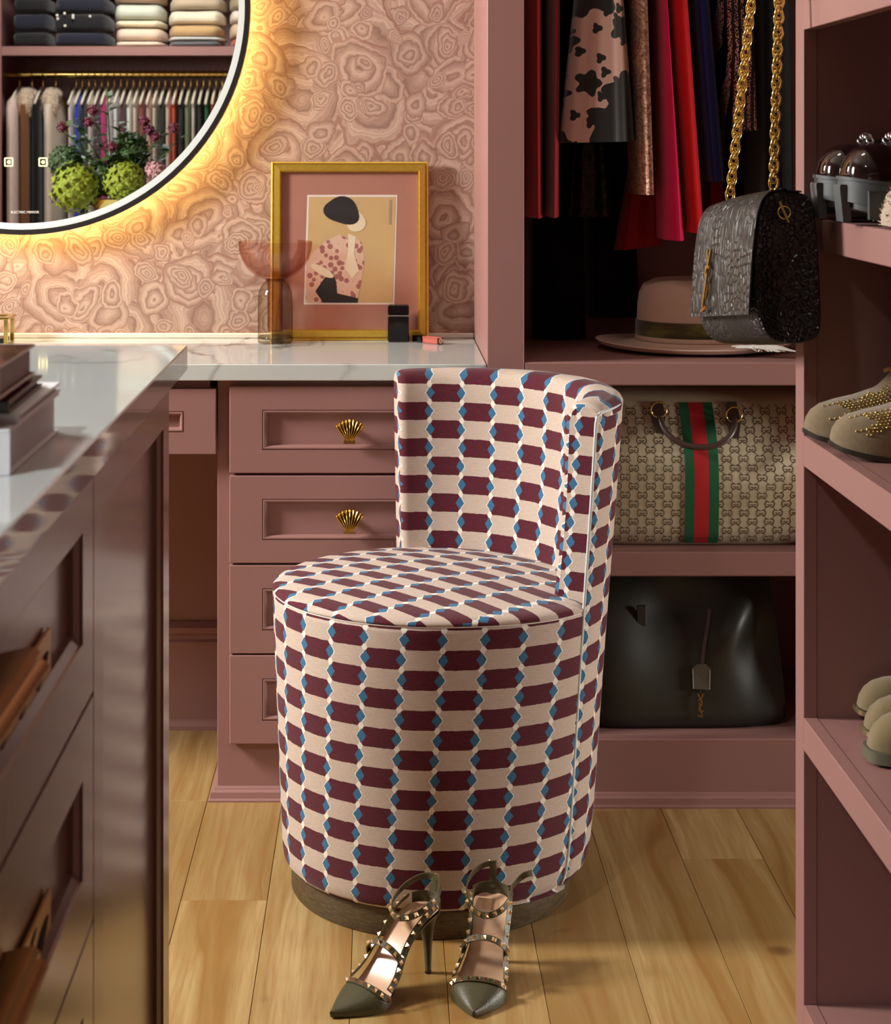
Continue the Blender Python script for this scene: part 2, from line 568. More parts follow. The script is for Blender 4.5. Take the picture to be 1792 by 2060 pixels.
# block-printed linen of the chair: maroon lozenges, blue diamonds, white knots (UV = pattern cells)
def linen(name, weave=True):
    t = NT(name)
    tc = t.n('ShaderNodeTexCoord')
    wob = t.noise(tc.outputs['UV'], 5.5, 3, .6)[1]
    vm = t.n('ShaderNodeVectorMath', operation='MULTIPLY_ADD')
    t.l(wob, vm.inputs[0]); vm.inputs[1].default_value = (.07, .09, 0); t.l(tc.outputs['UV'], vm.inputs[2])
    sp = t.n('ShaderNodeSeparateXYZ'); t.l(vm.outputs[0], sp.inputs[0])
    u, w = sp.outputs[0], sp.outputs[1]                      # one lozenge column per u, one half row per w
    cu, cw = t.math('FLOOR', u), t.math('FLOOR', w)
    par = t.math('FLOORED_MODULO', t.math('ADD', cu, cw), 2.0)      # 0: maroon cell
    x = t.math('SUBTRACT', t.math('FRACT', u), .5)
    y = t.math('SUBTRACT', t.math('FRACT', w), .5)
    ax, ay = t.math('ABSOLUTE', x), t.math('ABSOLUTE', y)
    maroon_cell = t.math('LESS_THAN', par, .5)
    hexm = t.math('MULTIPLY', t.math('LESS_THAN', ax, .490), t.math('LESS_THAN', t.math('ADD', ax, t.math('MULTIPLY', ay, .62)), .705))
    inside = t.math('LESS_THAN', ay, .495)
    mar = t.math('MULTIPLY', t.math('MULTIPLY', maroon_cell, hexm), inside)
    # blue diamond on every column line, at the middle of the maroon cell, pushed a little into it
    sgn = t.math('MULTIPLY', t.math('SIGN', x), t.math('SUBTRACT', 1.0, t.math('MULTIPLY', par, 2.0)))
    dx0 = t.math('SUBTRACT', .5, ax)
    dxb = t.math('ABSOLUTE', t.math('SUBTRACT', dx0, t.math('SUBTRACT', .022, t.math('MULTIPLY', par, .044))))
    db = t.math('ADD', t.math('DIVIDE', dxb, .135), t.math('DIVIDE', ay, .36))
    blue = t.math('LESS_THAN', db, 1.0)
    halo = t.math('MULTIPLY', t.math('LESS_THAN', db, 1.22), t.math('SUBTRACT', 1.0, maroon_cell))
    dy0 = t.math('SUBTRACT', .5, ay)
    dk = t.math('ADD', t.math('DIVIDE', dx0, .080), t.math('DIVIDE', dy0, .31))
    white = t.math('LESS_THAN', dk, 1.0)
    sub = t.noise(tc.outputs['UV'], 2.2, 4, .6)[0]
    st = t.n('ShaderNodeMapping'); st.inputs['Scale'].default_value = (3, 42, 1); t.l(tc.outputs['UV'], st.inputs[0])
    slub = t.noise(st.outputs[0], 1.0, 3, .6)[0]
    st2 = t.n('ShaderNodeMapping'); st2.inputs['Scale'].default_value = (52, 4, 1); t.l(tc.outputs['UV'], st2.inputs[0])
    slub2 = t.noise(st2.outputs[0], 1.0, 3, .6)[0]
    weave_v = t.math('ADD', t.math('MULTIPLY', slub, .6), t.math('MULTIPLY', slub2, .4))
    cream = t.mix(t.ramp(weave_v, [(.35, 0.0), (.65, 1.0)]), srgb(180, 161, 146), srgb(206, 188, 173))
    maroon = t.mix(t.ramp(weave_v, [(.38, 0.0), (.72, 1.0)]), srgb(74, 20, 33), srgb(100, 38, 50))
    bluec = t.mix(weave_v, srgb(36, 84, 122), srgb(72, 126, 162))
    c = t.mix(mar, cream, maroon)
    c = t.mix(white, c, srgb(232, 228, 214))
    c = t.mix(halo, c, srgb(228, 222, 208))
    c = t.mix(blue, c, bluec)
    t.set(Base_Color=c, Roughness=.88)
    t.b.inputs['Specular IOR Level'].default_value = .2
    t.b.inputs['Sheen Weight'].default_value = .12
    w1 = t.n('ShaderNodeTexWave', wave_type='BANDS', bands_direction='X'); w1.inputs['Scale'].default_value = 14; t.l(tc.outputs['UV'], w1.inputs[0])
    t.bump(t.math('ADD', weave_v, t.math('MULTIPLY', w1.outputs[1], .2)), .35, .0008)
    return t.m


M['linen'] = linen('block_printed_linen')
M['piping'] = plain('pale_blue_piping', srgb(205, 214, 212), .7, var=.06)
t = NT('dark_oak_plinth')
v = t.coords(scale=(60, 60, 400))
g = t.noise(v, 1.0, 4, .6, 1.0)[0]
t.set(Base_Color=t.mix(t.ramp(g, [(.3, 0.0), (.7, 1.0)]), srgb(58, 46, 30), srgb(104, 86, 58)), Roughness=.5)
M['plinth'] = t.m
M['stitch'] = plain('stitch_thread', srgb(226, 216, 204), .8)

M['olive'] = plain('olive_grain_leather', srgb(74, 70, 46), .36, var=.1, nscale=60, bump=.45, bscale=650, spec=.5)
M['nude'] = plain('nude_leather_insole', srgb(206, 166, 132), .24, var=.05, spec=.5)
M['black_leather'] = plain('black_leather', srgb(20, 18, 17), .34, var=.2, bump=.3, bscale=500, spec=.5)
M['brown_leather'] = plain('dark_brown_leather', srgb(66, 50, 44), .32, var=.15, bump=.25, bscale=600)
M['tote_leather'] = plain('dark_green_leather', srgb(42, 44, 36), .42, var=.12, nscale=8, bump=.2, bscale=700, spec=.45)
M['sole_rubber'] = plain('grey_black_rubber', srgb(66, 70, 72), .5, var=.08, bump=.1, bscale=200)
M['patent'] = plain('bordeaux_black_patent', srgb(30, 17, 17), .07, var=.2, spec=.7, coat=.4)
M['suede'] = plain('taupe_suede', srgb(122, 104, 76), .95, var=.22, nscale=130, bump=.5, bscale=900, sheen=.4)
M['suede_tan'] = plain('tan_suede', srgb(118, 103, 70), .95, var=.16, nscale=60, bump=.4, bscale=900, sheen=.4)
M['sole_dark'] = plain('dark_leather_sole', srgb(44, 40, 32), .3, var=.2)
M['fur'] = plain('cream_shearling', srgb(196, 176, 150), .95, var=.25, nscale=200, bump=1.0, bscale=400, sheen=.5, bdist=.004)
M['felt'] = plain('blush_wool_felt', srgb(216, 184, 164), .95, var=.05, nscale=200, bump=.25, bscale=900, sheen=.3)
t = NT('green_brown_velvet_band')
v = t.coords(scale=(9, 9, 22))
t.set(Base_Color=t.ramp(t.noise(v, 1.0, 4, .6)[0], [(.3, srgb(20, 10, 3)), (.5, srgb(70, 60, 12)), (.62, srgb(112, 112, 40)), (.75, srgb(60, 30, 8))]), Roughness=.45, Sheen_Weight=.4)
M['band'] = t.m
M['feather'] = plain('white_feather', srgb(225, 222, 214), .6, var=.08, nscale=120)

# embossed crocodile leather for the flap bag
t = NT('grey_croc_leather')
v = t.coords(scale=(1, 1, 1))
ed = t.voro(v, 95, 'DISTANCE_TO_EDGE', .75)[0]
mp = t.n('ShaderNodeMapping'); mp.inputs['Scale'].default_value = (1, 300, 45); t.l(v, mp.inputs[0])
ed2 = t.voro(mp.outputs[0], 1.0, 'DISTANCE_TO_EDGE', .55)[0]
sel = t.ramp(t.noise(v, 13, 1)[0], [(.46, 0.0), (.54, 1.0)])
h = t.mix(sel, t.ramp(ed, [(0, 0.0), (.16, 1.0)]), t.ramp(ed2, [(0, 0.0), (.2, 1.0)]))
t.set(Base_Color=t.mix(h, srgb(14, 13, 12), srgb(42, 40, 36)), Roughness=.40)
t.b.inputs['Specular IOR Level'].default_value = .4
t.bump(h, .8, .0015)
M['croc'] = t.m
t = NT('black_croc_gusset')
v = t.coords()
ed = t.voro(v, 150, 'DISTANCE_TO_EDGE', .9)[0]
h = t.ramp(ed, [(0, 0.0), (.2, 1.0)])
t.set(Base_Color=t.mix(h, srgb(6, 6, 6), srgb(17, 16, 16)), Roughness=.24)
t.bump(h, .6, .0015)
M['croc_black'] = t.m

# coated canvas with fine vertical weave
t = NT('beige_coated_canvas')
v = t.coords(scale=(900, 1, 60))
g = t.noise(v, 1.0, 2)[0]
t.set(Base_Color=t.mix(g, srgb(172, 162, 134), srgb(198, 188, 160)), Roughness=.45)
t.bump(g, .1, .0003)
M['canvas'] = t.m
M['canvas_print'] = plain('brown_monogram_ink', srgb(70, 52, 28), .5, var=.05)
M['web_green'] = plain('green_webbing', srgb(12, 84, 48), .85, var=.12, nscale=300, bump=.3, bscale=900)
M['web_red'] = plain('red_webbing', srgb(170, 16, 20), .85, var=.12, nscale=300, bump=.3, bscale=900)


def cloth(name, c, rough=.85, var=.12, sheen=.15, bscale=400):
    return plain(name, c, rough, var=var, nscale=30, bump=.2, bscale=bscale, sheen=sheen, spec=.2)


# sequins
def sequin(name, c, c2, scale=260):
    t = NT(name)
    v = t.coords()
    vo = t.voro(v, scale)
    rc = t.n('ShaderNodeSeparateColor'); t.l(vo[1], rc.inputs[0])
    t.set(Base_Color=t.mix(rc.outputs[0], c, c2), Roughness=t.math('ADD', .2, t.math('MULTIPLY', rc.outputs[1], .4)), Metallic=.55)
    t.bump(rc.outputs[2], .8, .003)
    return t.m


M['sequin'] = sequin('rose_sequins', srgb(150, 104, 84), srgb(226, 182, 158))
# black flowers on blush silk
t = NT('black_floral_on_blush')
v = t.coords(scale=(1, .7, 1))
sx = t.n('ShaderNodeSeparateXYZ'); t.l(v, sx.inputs[0])
cxz = t.n('ShaderNodeCombineXYZ'); t.l(sx.outputs[0], cxz.inputs[0]); t.l(sx.outputs[2], cxz.inputs[1])
k = None
for sc_, off, size, pet in ((6.5, .3, .36, 7.0), (13.0, 4.1, .27, 5.0), (24.0, 9.3, .20, 3.0)):
    ad_ = t.n('ShaderNodeVectorMath', operation='ADD'); t.l(cxz.outputs[0], ad_.inputs[0]); ad_.inputs[1].default_value = (off, off * .7, 0)
    vo = t.n('ShaderNodeTexVoronoi', voronoi_dimensions='2D'); vo.inputs['Scale'].default_value = sc_
    t.l(ad_.outputs[0], vo.inputs['Vector'])
    df = t.n('ShaderNodeVectorMath', operation='SUBTRACT'); t.l(ad_.outputs[0], df.inputs[0]); t.l(vo.outputs['Position'], df.inputs[1])
    s2 = t.n('ShaderNodeSeparateXYZ'); t.l(df.outputs[0], s2.inputs[0])
    an = t.math('ARCTAN2', s2.outputs[1], s2.outputs[0])
    rd = t.math('ADD', size, t.math('MULTIPLY', t.math('COSINE', t.math('MULTIPLY', an, pet)), .055))
    wob = t.math('MULTIPLY', t.math('SUBTRACT', t.noise(cxz.outputs[0], sc_ * 4, 2)[0], .5), .16)
    f = t.math('LESS_THAN', t.math('ADD', vo.outputs['Distance'], wob), rd)
    k = f if k is None else t.math('MAXIMUM', k, f)
t.set(Base_Color=t.mix(k, srgb(204, 160, 146), srgb(10, 8, 9)), Roughness=.55, Sheen_Weight=.2)
M['floral'] = t.m
t = NT('beaded_black_mesh')
v = t.coords()
vo = t.voro(v, 330)
ln = t.n('ShaderNodeTexWave', wave_type='BANDS', bands_direction='X'); ln.inputs['Scale'].default_value = 26; ln.inputs['Distortion'].default_value = 2.2; ln.inputs['Detail'].default_value = 1; ln.inputs['Detail Scale'].default_value = .6
t.l(v, ln.inputs[0])
bead = t.math('MULTIPLY', t.math('LESS_THAN', vo[0], .50), t.math('GREATER_THAN', ln.outputs[1], .42))
hem = t.n('ShaderNodeSeparateXYZ'); t.l(v, hem.inputs[0])
t.set(Base_Color=t.mix(bead, srgb(12, 8, 10), srgb(226, 168, 158)), Roughness=.35, Metallic=t.math('MULTIPLY', bead, .2))
t.bump(bead, .6, .002)
M['beaded'] = t.m


def thin_glass(name, tint, edge, rough=.0, blend=.35):
    """thin-walled tinted glass: clear through the middle, denser at grazing angles"""
    t = NT(name)
    t.t.nodes.remove(t.b)
    tr = t.n('ShaderNodeBsdfTransparent')
    gl = t.n('ShaderNodeBsdfGlossy'); gl.inputs['Roughness'].default_value = .02
    lw = t.n('ShaderNodeLayerWeight'); lw.inputs[0].default_value = blend
    t.l(t.mix(lw.outputs['Facing'], tint, edge), tr.inputs[0])
    mx = t.n('ShaderNodeMixShader')
    fr = t.math('ADD', .035, t.math('MULTIPLY', t.math('POWER', lw.outputs['Facing'], 5.0), .6))
    t.l(fr, mx.inputs[0]); t.l(tr.outputs[0], mx.inputs[1]); t.l(gl.outputs[0], mx.inputs[2])
    t.l(mx.outputs[0], t.out.inputs[0])
    return t.m


M['glass_rose'] = thin_glass('rose_glass', (.955, .885, .865, 1), (.80, .60, .53, 1), blend=.35)
M['glass_smoke'] = thin_glass('smoke_glass', (.945, .93, .90, 1), (.42, .35, .22, 1), blend=.35)
M['glass_amber'] = thin_glass('amber_core_glass', (.86, .66, .58, 1), (.55, .26, .18, 1), blend=.4)
M['glass_pane'] = thin_glass('picture_glass', (.97, .97, .97, 1), (.9, .9, .9, 1))
# ------------------------------------------------------------------ the room shell
YW, YF = 3.61, -1.95          # wall with the mirror, wall behind the camera
XL, XR = -2.2, 2.6
ZC = 2.62


def struct(name, mb, m, **kw):
    return obj(name, mb, m, kind='structure', **kw)


struct('wall_back', MB().box(XL - .1, XR + .1, YW, YW + .1, 0, ZC), M['wallpaper'])
struct('wall_front', MB().box(XL - .1, XR + .1, YF - .1, YF, 0, ZC), M['wallside'])
struct('wall_right', MB().box(XR, XR + .1, YF, YW, 0, ZC), M['wallside'])
# left wall with a window opening
WY0, WY1, WZ0, WZ1 = 2.05, 2.85, 1.2, 2.2
mb = MB().box(XL - .1, XL, YF, WY0, 0, ZC).box(XL - .1, XL, WY1, YW, 0, ZC).box(XL - .1, XL, WY0, WY1, 0, WZ0).box(XL - .1, XL, WY0, WY1, WZ1, ZC)
struct('wall_left', mb, M['wallside'])
mb = MB()
for a in ((WY0, WY0 + .05, WZ0, WZ1), (WY1 - .05, WY1, WZ0, WZ1), (WY0 + .05, WY1 - .05, WZ0, WZ0 + .05), (WY0 + .05, WY1 - .05, WZ1 - .05, WZ1)):
    mb.box(XL - .08, XL - .02, *a)
wn = struct('window_1', mb, M['white'])
obj('pane', MB().box(XL - .055, XL - .05, WY0 + .05, WY1 - .05, WZ0 + .05, WZ1 - .05), M['glass_pane'], wn)
struct('ceiling', MB().box(XL - .1, XR + .1, YF - .1, YW + .1, ZC, ZC + .1), M['ceiling'])
fl = struct('floor', MB().box(XL - .1, XR + .1, YF - .1, YW + .1, -.05, -.012), M['subfloor'])
# oak planks, each an object; joints placed where the photograph shows them
PW = .13
rnd = random.Random(3)
joints = {-.30: [2.767, 1.1, -.4], -.43: [3.19, 1.7, .2, -1.0], -.17: [3.40, 1.9, .4, -1.2], -.04: [2.3, .8, -.9], .09: [3.2, 1.5, -.2], .22: [2.2, .6, -1.1], .35: [2.05, .5, -1.0], .48: [2.93, 1.4, -.1], .61: [3.3, 1.9, .3]}
k0 = math.floor((XL + .30) / PW)
plank_me = {}
for k in range(k0, int((XR + .30) / PW) + 1):
    x0 = -.30 + PW * k
    key = round(x0, 2)
    cuts = joints.get(key) or sorted([rnd.uniform(2.2, 3.3), rnd.uniform(.6, 1.8), rnd.uniform(-1.4, .2)], reverse=True)
    ys = [YW - .001] + list(cuts) + [YF + .001]
    xa, xb = max(x0, XL), min(x0 + PW, XR)
    if xb - xa < .01:
        continue
    for y1, y0 in zip(ys, ys[1:]):
        L, W = y1 - y0 - .0007, xb - xa - .0008
        me = bpy.data.meshes.new('plank')
        t_ = MB().box(-W / 2, W / 2, -L / 2, L / 2, -.012, 0, .0006)
        me.from_pydata([tuple(p) for p in t_.v], [], t_.f)
        me.materials.append(M['oak'])
        put('plank', me, fl, Matrix.Translation(((xa + xb) / 2, (y0 + y1) / 2, 0)))

# painted wainscot under the vanity: dado panel, moulding and baseboard on the back wall
struct('trim_1', MB().box(XL, .184, YW - .006, YW, .0, .731), M['paint'])
mb = MB().loft([[(x, YW - .006 - d, z) for d, z in ((0, 0), (.016, 0), (.016, .168), (.010, .172), (.010, .180), (.018, .186), (.018, .196), (.006, .206), (0, .206))] for x in (XL, .184)])
struct('baseboard_back', mb, M['paint'])
mb = MB().loft([[(x, YW - .022 - d, z) for d, z in ((0, 0), (.014, 0), (.013, .008), (.006, .016), (0, .018))] for x in (XL, .184)])
struct('baseboard_shoe', mb, M['paint'])
struct('baseboard_left', MB().box(XL, XL + .015, YF, YW - .03, 0, .14, .003), M['paint'])
struct('baseboard_right', MB().box(XR - .015, XR, YF, YW - .03, 0, .14, .003), M['paint'])
# little ledge along the wall above the counter (catches the halo of the mirror)
ZT = .7596
struct('trim_2', MB().box(XL, .1835, YW - .010, YW, ZT + .0003, ZT + .0098, .0015), M['ledge'])

# ------------------------------------------------------------------ vanity
YT = 3.165                     # front plane of counter and tall wardrobe
XT = .184                      # left side of the tall wardrobe
cnt = obj('vanity_counter', MB().box(XL + .01, XT - .0012, YT, YW - .0005, ZT - .0282, ZT, .0012), M['quartz'],
          label='white veined quartz counter running along the wall under the round mirror', cat='counter')

FR = [(0, -.019), (0, -.0012), (.0012, 0), (.0555, 0), (.0555, -.003), (.0572, -.003), (.0572, -.0008), (.0585, 0), (.0605, -.0005), (.0635, -.004), (.0650, -.0095)]


def shell_knob(parent, x, y, z):
    """scallop shell on a round stem; y is the drawer's recessed face"""
    mb = MB()
    nr, na = 12, 108
    A = radians(41)
    r0, r1 = .006, .0425
    yb = y - .020

    def pt(i, j, front):
        a = -A + 2 * A * j / na
        q = i / nr
        rib = abs(cos(a / (2 * A) * pi * 9))
        r = r0 + (r1 * (1 - .10 * (a / A) ** 2) + .0014 * rib - r0) * q
        th = (.0025 + .0070 * sin(pi * min(1, q * .93 + .05)) ** .8 + .0075 * rib * q ** .6) * (1 if front else 0)
        th *= (1 - .35 * (a / A) ** 4)
        return Vector((x + r * sin(a), yb - th, z - .0235 + r * cos(a)))
    F_ = [[pt(i, j, 1) for j in range(na + 1)] for i in range(nr + 1)]
    B_ = [[pt(i, j, 0) for j in range(na + 1)] for i in range(nr + 1)]
    n = na + 1
    vs = [p for r in F_ for p in r] + [p for r in B_ for p in r]
    o = n * (nr + 1)
    fs = []
    for i in range(nr):
        for j in range(na):
            a = i * n + j
            fs.append((a, a + 1, a + n + 1, a + n)); fs.append((o + a, o + a + n, o + a + n + 1, o + a + 1))
    for j in range(na):
        a = nr * n + j
        fs.append((a, a + 1, o + a + 1, o + a)); fs.append((j, o + j, o + j + 1, j + 1))
    for i in range(nr):
        for e in (0, na):
            a = i * n + e
            fs.append((a, a + n, o + a + n, o + a))
    mb.add(vs, fs)
    mb.prism([(-.0105, -.0225), (.0105, -.0225), (.0080, -.012), (-.0080, -.012)], (x, yb + .001, z), (1, 0, 0), (0, 0, 1), (0, -1, 0), .006)
    st = [[(x + .006 * cos(2 * pi * j / 12), yy, z + .006 * sin(2 * pi * j / 12)) for j in range(12)] for yy in (yb - .002, y)]
    mb.loft(st)
    return obj('knob', mb, M['gold'], parent, smooth=50)


cab = thing('drawer_cabinet', 'pink painted cabinet with four shell knob drawers under the white counter', 'cabinet', (-.05, 3.39, 0))
XC0, XC1 = -.283, XT - .0015
YCF = 3.195
obj('carcass', MB().box(XC0, XC1, YCF, YW - .0245, .0, ZT - .0285, .001), M['paint'], cab)
# shoe moulding round the foot
prof = ((0, 0), (.0145, 0), (.0145, .003), (.012, .006), (.0105, .016), (.006, .019), (.0045, .0225), (0, .024))
mb = MB()
mb.loft([[(XC1, YCF - d, z) for d, z in prof], [(XC0 - d_, YCF - d_, z) for (d_, z) in prof], [(XC0 - d, YW - .045, z) for d, z in prof]])
obj('shoe_moulding', mb, M['paint'], cab)
dz = [(.7200, .5705), (.5660, .4150), (.4115, .2590), (.2560, .1030)]
XD0, XD1 = -.2605, .156
YD = 3.175
for zt, zb in dz:
    dr = obj('drawer', MB().frames((XD0, YD, zb), (1, 0, 0), (0, 0, 1), (0, -1, 0), XD1 - XD0, zt - zb, [(i if i > .0 else 0, n) for i, n in [(0, -.019), (0, -.0012), (.0012, 0), (.0400, 0), (.0400, -.003), (.0415, -.003), (.0415, -.0006), (.0428, 0), (.0445, -.0003), (.0470, -.004), (.0482, -.0105)]]), M['paint'], cab)
    shell_knob(dr, -.053, YD + .0105, (zt + zb) / 2 + .0005)
# the border of a drawer is wider at its sides than above and below
for o in [c for c in cab.children if c.name.startswith('drawer')]:
    for v in o.data.vertices:
        ins = min(v.co.x - XD0, XD1 - v.co.x)
        if ins > .02:
            v.co.x += .0165 if v.co.x < 0 - .05 else -.0165

apr = thing('apron_drawer', 'shallow pink drawer hung under the counter beside the four drawer cabinet', 'drawer', (-.62, 3.3, .603))
XA0, XA1 = -.98, -.2842
obj('drawer_box', MB().box(XA0 + .01, XA1 - .012, YD + .0195, YW - .03, .612, ZT - .0285), M['paint'], apr)
zb_, zt_ = .603, .7155
fo = obj('drawer_front', MB().frames((XA0, YD, zb_), (1, 0, 0), (0, 0, 1), (0, -1, 0), XA1 - XA0, zt_ - zb_, [(0, -.019), (0, -.0012), (.0012, 0), (.0380, 0), (.0380, -.003), (.0395, -.003), (.0395, -.0006), (.0408, 0), (.0425, -.0003), (.0450, -.004), (.0462, -.0105)]), M['paint'], apr)
for v in fo.data.vertices:
    if min(v.co.x - XA0, XA1 - v.co.x) > .02:
        v.co.x += .017 if v.co.x < -.6 else -.017
shell_knob(fo, -.63, YD + .0105, (zb_ + zt_) / 2)

# ------------------------------------------------------------------ tall open wardrobe to the right of the vanity
wd = thing('open_wardrobe', 'tall pink open wardrobe with bag shelves beside the vanity counter', 'wardrobe', (.55, 3.39, 0))
XW1 = .93
XS = .2472                     # inner edge of its left stile
YB = YW - .0012
ZW = 2.45
obj('side_panel', MB().box(XT, XT + .02, YT + .0195, YB - .012, 0, ZW), M['paint'], wd)
obj('side_panel', MB().box(XW1 - .02, XW1, YT + .0195, YB - .012, 0, ZW), M['paint'], wd)
obj('back_panel', MB().box(XT, XW1, YB - .0118, YB, 0, ZW), M['paint'], wd)
obj('top_panel', MB().box(XT + .0202, XW1 - .0202, YT + .0195, YB - .012, ZW - .02, ZW), M['paint'], wd)
obj('stile', MB().box(XT, XS, YT, YT + .0193, 0, ZW, .001), M['paint'], wd)
obj('stile', MB().box(XW1 - .063, XW1, YT, YT + .0193, 0, ZW, .001), M['paint'], wd)
XI0, XI1 = XT + .0202, XW1 - .0202
for zt, zb in ((.7630, .7230), (.4365, .3945), (.1150, .0)):
    nos = obj('shelf_nosing', MB().box(XS + .0002, XW1 - .0632, YT + .0003, YT + .0193, zb, zt, .0022), M['paint'], wd)
    obj('shelf', MB().box(XI0, XI1, YT + .0195, YB - .0122, max(zb, zt - .02), zt - .0003), M['paint'], wd)
mb = MB().loft([[(x, YT - d, z) for d, z in ((0, 0), (.0145, 0), (.0145, .003), (.012, .006), (.0105, .016), (.006, .019), (.0045, .0225), (0, .024))] for x in (XT, XW1)])
obj('shoe_moulding', mb, M['paint'], wd)
rodw = obj('hanging_rod', MB().tube([(XI0, 3.40, 1.92), (XI1, 3.40, 1.92)], .0125, 12), M['gold'], wd, smooth=40)

# ------------------------------------------------------------------ shoe shelving on the right
su = thing('shoe_shelf_unit', 'pink shoe shelving unit along the right side of the room', 'shelving unit', (.72, 1.65, 0))
XF, TF = .529, .0172           # face plane and thickness of the face frame
Y1, Y1s, Y0 = 2.344, 2.300, .95
XB = .93
ZU = 2.35
obj('end_panel', MB().box(XF + TF + .0004, XB, Y1s + .0015, Y1, 0, ZU), M['paint'], su)
obj('end_panel', MB().box(XF + TF + .0004, XB, Y0, Y0 + .02, 0, ZU), M['paint'], su)
obj('back_panel', MB().box(XB + .0003, XB + .012, Y0, Y1, 0, ZU), M['paint'], su)
obj('top_panel', MB().box(XF + TF + .0004, XB, Y0 + .0203, Y1s + .0012, ZU - .02, ZU), M['paint'], su)
obj('stile', MB().box(XF, XF + TF, Y1s, Y1, 0, ZU, .0008), M['paint'], su)
obj('stile', MB().box(XF, XF + TF, Y0, Y0 + .044, 0, ZU, .0008), M['paint'], su)
obj('header', MB().box(XF, XF + TF, Y0 + .0442, Y1s - .0002, 1.279, 1.40, .0008), M['paint'], su)
obj('header', MB().box(XF, XF + TF, Y0 + .0442, Y1s - .0002, ZU - .08, ZU, .0008), M['paint'], su)
ZS = {'low': .419, 'mid': .772, 'top': 1.042}
for zt, zb in ((.772, .7335), (.419, .3785), (.06, 0)):
    obj('shelf_nosing', MB().box(XF, XF + TF, Y0 + .0442, Y1s - .0002, zb, zt, .0008), M['paint'], su)
    obj('shelf', MB().box(XF + TF + .0006, XB, Y0 + .0203, Y1s + .0012, max(0, zt - .019), zt - .0008), M['paint'], su)
obj('shelf', MB().box(XF + TF + .0006, XB, Y0 + .0203, Y1s + .0012, 1.381, 1.40), M['paint'], su)
# adjustable shelf held a little behind the frame
ad = obj('adjustable_shelf', MB().box(.5515, XB - .002, Y0 + .0225, Y1s - .002, 1.002, 1.042, .0012), M['paint'], su)
obj('shelf_cleat', MB().box(.5475, XB - .002, Y1s - .0045, Y1s + .0012, 1.0440, 1.0475), M['paint'], su)
# ------------------------------------------------------------------ island cabinet in the left foreground
isl = thing('island_cabinet', 'pink lacquered island cabinet with brass pulls in the left foreground', 'cabinet', (-.55, 1.1, 0))
XFI = -.2332
YI1, YI0 = 2.030, .30
RC = .0105
ZI = .8815
obj('carcass', MB().box(-.862, XFI - RC - .004, YI0, YI1 - .001, .0, ZI), M['lacquer'], isl)
FRI = lambda b: [(0, -RC - .0035), (0, -.001), (.001, 0), (b, 0), (b + .001, -.0025), (b + .0085, -.0062), (b + .0095, -RC)]


def face_frame(name, y0, y1, z0, z1, b):
    """frame with a recessed field standing on the +X face of the island"""
    mb = MB()
    o = (XFI, y0, z0)
    mb.frames(o, (0, 1, 0), (0, 0, 1), (1, 0, 0), y1 - y0, z1 - z0, FRI(b))
    return obj(name, mb, M['lacquer'], isl)


face_frame('end_panel', 1.4965, YI1, .02, ZI - .0005, .052)
zt = ZI - .0005
fret = None
for zb in (.688, .503, .318, .10):
    dr = face_frame('drawer', .60, 1.4945, zb + .0012, zt, .052)
    zc = (zt + zb) / 2
    # fretwork plate and stepped brass pull
    mb = MB()
    y0h, y1h = .62, 1.165
    zt_h = zc + .030
    prof = [(-.2425, zt_h - .004), (-.224, zt_h), (-.2185, zt_h), (-.2155, zt_h - .003), (-.2155, zt_h - .007), (-.2115, zt_h - .009), (-.2095, zt_h - .012), (-.2110, zt_h - .0155), (-.2155, zt_h - .0165), (-.2165, zt_h - .021), (-.2200, zt_h - .024), (-.2240, zt_h - .024), (-.2260, zt_h - .014), (-.2425, zt_h - .010)]
    mb.loft([[(x, y, z) for x, z in prof] for y in (y0h, y1h)])
    h = obj('handle', mb, M['gold_dark'], dr, smooth=40)
    mb = MB()
    zp = zc - .019
    mb.box(-.2425, -.2395, y0h - .01, 1.338, zp - .017, zp + .017, .001)
    pl = obj('back_plate', mb, M['gold_dark'], dr)
    mb = MB()
    for q in range(9):
        for big in (1, 0):
            yc = 1.302 - q * .062 - (.034 if not big else 0)
            zc2 = zp + (-.004 if big else .009)
            L_, W_ = (.025, .0075) if big else (.013, .0026)
            aa = radians(14)
            poly = []
            for i in range(16):
                a = 2 * pi * i / 16
                lx, ly = L_ * cos(a), W_ * sin(a) * (1 - .45 * cos(a))
                poly.append((yc + lx * cos(aa) - ly * sin(aa), zc2 + lx * sin(aa) + ly * cos(aa)))
            mb.prism(poly, (-.2396, 0, 0), (0, 1, 0), (0, 0, 1), (1, 0, 0), .0006)
    obj('painted_cutouts', mb, M['hole_shade'], dr)  # raised dark leaves on the plate, painted as the shade of cut openings
    zt = zb - .0012
ic = obj('island_counter', MB().box(-.88, -.216, YI0 - .02, 2.06, ZI + .0005, .91, .0012), M['quartz'],
         label='grey veined quartz island top with a pile of books on it', cat='counter')

# ------------------------------------------------------------------ books on the island, near its edge
def book(name, label, x1, y0, y1, z0, z1, cover_m, page_m, rot=0.0, w=.24, cov=.0022, round_=0.0, soft=False):
    root = thing(name, label, 'book', (x1, y0, z0), (0, 0, rot), 'books piled on the island')
    L = y1 - y0
    T = z1 - z0 - .0003
    # spine faces the camera (-Y); pages show on +X
    mb = MB()
    mb.box(-w, 0, 0, L, 0, cov, .0005).box(-w, 0, 0, L, T - cov, T, .0005).box(-w, 0, 0, cov, cov, T - cov)
    obj('cover', mb, cover_m, root, local=True)
    obj('pages', MB().box(-w + .004, -.0035, cov + .0002, L - .003, cov + .0001, T - cov - .0001), page_m, root, local=True)
    return root


